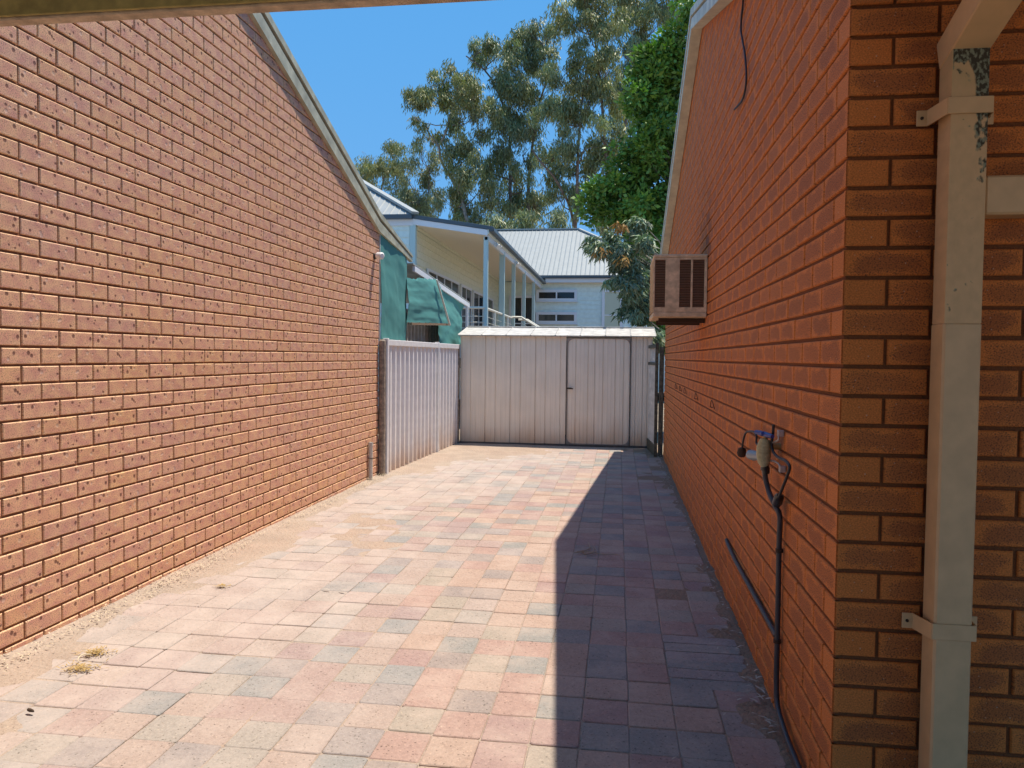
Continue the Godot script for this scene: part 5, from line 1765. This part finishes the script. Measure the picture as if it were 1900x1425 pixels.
	tube(st, curve([P(0.95, -0.1, 13.9), P(0.92, 1.4, 13.9), P(0.80, 2.4, 13.8), P(0.55, 3.1, 13.7), P(0.1, 3.4, 13.6), P(-0.45, 3.5, 13.6)], 16), [0.05, 0.048, 0.046, 0.044, 0.042, 0.038, 0.034, 0.030, 0.026, 0.022, 0.019, 0.016, 0.013, 0.011, 0.009, 0.007, 0.005], 8)
	part("trunk", st.commit(), M.bark_pale, gt)
	var G := [[-0.54, 3.45, 13.90, 0.12, 0.10], [-0.29, 3.33, 13.40, 0.16, 0.10], [-0.10, 3.36, 13.90, 0.16, 0.12], [0.08, 3.21, 13.40, 0.16, 0.12], [-0.40, 3.25, 13.40, 0.12, 0.10], [-0.01, 3.06, 13.40, 0.18, 0.12], [0.19, 3.08, 13.90, 0.16, 0.16], [-0.12, 3.50, 13.50, 0.10, 0.08], [0.33, 3.67, 13.60, 0.14, 0.14], [0.27, 3.33, 13.30, 0.16, 0.14], [-0.08, 2.69, 13.40, 0.14, 0.10], [0.11, 2.68, 13.30, 0.18, 0.12], [0.30, 2.63, 13.40, 0.12, 0.16], [0.11, 2.50, 13.50, 0.16, 0.10], [0.27, 2.33, 13.60, 0.14, 0.14], [0.12, 2.22, 13.80, 0.12, 0.10], [0.36, 2.11, 13.80, 0.10, 0.12], [0.68, 1.90, 13.70, 0.06, 0.14], [0.66, 1.70, 13.60, 0.06, 0.14], [0.30, 2.95, 13.5, 0.18, 0.18], [0.45, 2.5, 13.7, 0.16, 0.2], [0.5, 3.0, 13.8, 0.2, 0.2]]
	st = st_new()
	for b in G:
		tube(st, wobble(P(0.75, maxf(1.2, b[1] - 0.35), 13.8), P(b[0], b[1], b[2]), 5, 0.04, 0.10, r), [0.014, 0.011, 0.009, 0.007, 0.005, 0.004], 5)
	part("limbs", st.commit(), M.bark_pale, gt)
	crown(gt, "long", G, 900.0, M.longleaf, 89, 0.15, 0.4)
	var bl := crown(gt, "long", [[-0.02, 3.60, 13.3, 0.07, 0.06], [0.10, 3.05, 13.1, 0.05, 0.04], [-0.28, 3.22, 13.2, 0.05, 0.04], [0.30, 2.78, 13.1, 0.05, 0.05]], 700.0, M.blossom, 97)
	bl.clear()
	for c in gt.get_children():
		if c is MultiMeshInstance3D and c.material_override == M.blossom:
			c.name = "blossom"

# ------------------------------------------------------------------ litter on the paving
func sliver(st: SurfaceTool, at: Vector3, r: RandomNumberGenerator, len: float, wid: float) -> void:
	var an := r.randf() * TAU
	var d := Vector3(cos(an), r.randf_range(-0.10, 0.35), sin(an)).normalized() * len
	var s := d.cross(Vector3.UP).normalized() * wid
	var a := at
	var b := at + d * 0.5 + Vector3.UP * len * 0.08
	var c := at + d
	st.set_color(Color.WHITE * r.randf_range(0.7, 1.15))
	quad(st, a - s * 0.6, b - s, b + s, a + s * 0.6, Vector3.UP)
	tri(st, b - s, b + s, c, Vector3.UP)

func build_litter() -> void:
	var r := RandomNumberGenerator.new()
	r.seed = 77
	for k in ["straw", "straw_pale", "litter"]:
		M[k].vertex_color_use_as_albedo = true
	var st := st_new()
	for i in 3000:
		var d := r.randf_range(1.9, 8.6)
		var dens := nz.get_noise_2d(d * 60.0, 10.0)
		if dens < r.randf_range(-0.5, 0.35):
			continue
		var off := absf(r.randfn(0.07, 0.04))
		sliver(st, P(-2.745 + off, 0.030 * exp(-(off) / 0.13) + 0.010, d), r, r.randf_range(0.010, 0.024), r.randf_range(0.0014, 0.0032))
	for i in 160:
		var d := r.randf_range(2.2, 9.5)
		sliver(st, P(r.randf_range(-2.6, -0.6), 0.010, d), r, r.randf_range(0.005, 0.013), 0.0013)
	single("dry_chaff", st.commit(), M.straw_pale, "pale dry chaff strewn along the foot of the left brick wall", "leaf litter", "", "stuff")
	st = st_new()
	for i in 380:
		var d := r.randf_range(2.9, 11.6)
		if nz.get_noise_2d(d * 50.0, 700.0) < r.randf_range(-0.4, 0.3):
			continue
		sliver(st, P(0.62 - absf(r.randfn(0.02, 0.05)), 0.018, d), r, r.randf_range(0.02, 0.055), r.randf_range(0.003, 0.007))
	for i in 40:
		sliver(st, P(r.randf_range(0.1, 0.6), 0.012, r.randf_range(2.6, 12.0)), r, r.randf_range(0.01, 0.03), 0.003)
	single("dry_leaves", st.commit(), M.litter, "pale dry leaves caught along the foot of the right wall", "leaf litter", "", "stuff")
	for q in [[-2.383, 3.215, 0.075, 170, "upper of two golden straw tufts lying near the left wall"], [-2.325, 3.045, 0.08, 170, "lower of two golden straw tufts lying near the left wall"], [-2.332, 4.271, 0.045, 60, "small golden straw tuft farther along the left wall"]]:
		st = st_new()
		for i in q[3]:
			var p: Vector2 = Vector2(r.randfn(0, 0.45), r.randfn(0, 0.32)) * q[2]
			sliver(st, Vector3(p.x, 0.006 + 0.008 * exp(-p.length() / q[2]), p.y), r, r.randf_range(0.012, 0.030), r.randf_range(0.0016, 0.003))
		var o := single("straw_tuft", st.commit(), M.straw, q[4], "straw", "golden straw tufts")
		o.position = P(q[0], 0.0, q[1])
	# curled bark strip by the upper tuft, twig in the shade, seed pod
	st = st_new()
	tube(st, curve([P(-2.36, 0.022, 3.16), P(-2.385, 0.030, 3.13), P(-2.372, 0.026, 3.085), P(-2.345, 0.016, 3.07)], 12), [0.001, 0.003, 0.0035, 0.0035, 0.0035, 0.003, 0.003, 0.003, 0.0025, 0.002, 0.0015, 0.001, 0.001], 6)
	single("bark_curl", st.commit(), M.straw_pale, "curled strip of pale bark beside the upper straw tuft", "bark")
	st = st_new()
	for c in [[[-0.27, 5.42], [-0.20, 5.50], [-0.19, 5.62], [-0.21, 5.75]], [[-0.29, 5.40], [-0.20, 5.44], [-0.10, 5.42], [0.02, 5.40], [0.06, 5.22]], [[-0.25, 5.46], [-0.18, 5.40], [-0.16, 5.55], [-0.23, 5.60]], [[-0.22, 5.36], [-0.14, 5.44], [-0.17, 5.66]]]:
		var pts := []
		for q in c:
			pts.append(P(q[0], 0.012 + r.randf_range(0, 0.014), q[1]))
		tube(st, curve(pts, 12), [0.0042, 0.004, 0.004, 0.004, 0.0036, 0.0032, 0.003, 0.003, 0.0026, 0.0024, 0.002, 0.0016, 0.001], 5)
	single("dry_twig", st.commit(), mat(0.40, 0.33, 0.24, 0.9), "tangled dry twig lying on the shaded pavers", "twig")
	st = st_new()
	tube(st, [P(-2.246, 0.014, 2.64), P(-2.24, 0.016, 2.638), P(-2.228, 0.016, 2.634), P(-2.216, 0.015, 2.632), P(-2.21, 0.013, 2.63)], [0.002, 0.006, 0.007, 0.005, 0.002], 9)
	single("seed_pod", st.commit(), M.rust, "small brown seed pod on the pavers at the lower left", "seed pod")
	st = st_new()
	for i in 2:
		sliver(st, P(-1.67 + i * 0.06, 0.012, 4.30), r, 0.06, 0.006)
	single("dry_leaf", st.commit(), M.litter, "single curled dry leaf lying mid driveway in the sun", "leaf")

# ------------------------------------------------------------------ the scene
func _ready() -> void:
	rng.seed = 4242
	nz.seed = 8
	nz.frequency = 0.012
	nz.fractal_octaves = 4
	nf.seed = 19
	nf.frequency = 0.11
	nf.fractal_octaves = 3
	# camera: about 1.4 m up, turned a little left of the driveway's axis
	cam = Camera3D.new()
	cam.name = "camera"
	var yaw := 0.1377
	var pitch := 0.0355
	var roll := 0.0109
	cam.transform = Transform3D(Basis(Vector3.UP, yaw) * Basis(Vector3.RIGHT, -pitch) * Basis(Vector3.BACK, roll), Vector3(0, CAM_Y, 0))
	cam.fov = 53.17
	cam.near = 0.05
	cam.far = 900.0
	add_child(cam)
	cam.make_current()
	# sky
	var we := WorldEnvironment.new()
	we.name = "world_environment"
	var env := Environment.new()
	env.background_mode = Environment.BG_SKY
	var sky := Sky.new()
	var sm := ProceduralSkyMaterial.new()
	sm.sky_top_color = lin(0.058, 0.247, 0.555)
	sm.sky_horizon_color = lin(0.15, 0.345, 0.61)
	sm.sky_curve = 0.22
	sm.sky_energy_multiplier = 1.0
	sm.ground_bottom_color = Color(0.32, 0.27, 0.22)
	sm.ground_horizon_color = Color(0.52, 0.60, 0.66)
	sm.sun_angle_max = 30.0
	sky.sky_material = sm
	env.sky = sky
	env.tonemap_mode = Environment.TONE_MAPPER_LINEAR
	env.tonemap_exposure = 1.5
	env.sdfgi_enabled = true
	env.ssao_enabled = true
	env.ssil_enabled = true
	we.environment = env
	add_child(we)
	var sun := DirectionalLight3D.new()
	sun.name = "sun"
	sun.light_energy = 1.32
	sun.light_color = Color(1.0, 0.955, 0.88)
	sun.light_angular_distance = 0.5
	sun.shadow_enabled = true
	sun.look_at_from_position(Vector3.ZERO, Vector3(-0.234, -1.0, 0.19), Vector3.FORWARD)
	add_child(sun)
	make_materials()
	build_paving()
	build_left_house()
	build_right_house()
	build_blue_house()
	build_carport()
	build_downpipe()
	build_fences()
	build_shed()
	build_cloth()
	build_wall_fittings()
	build_trees()
	build_litter()
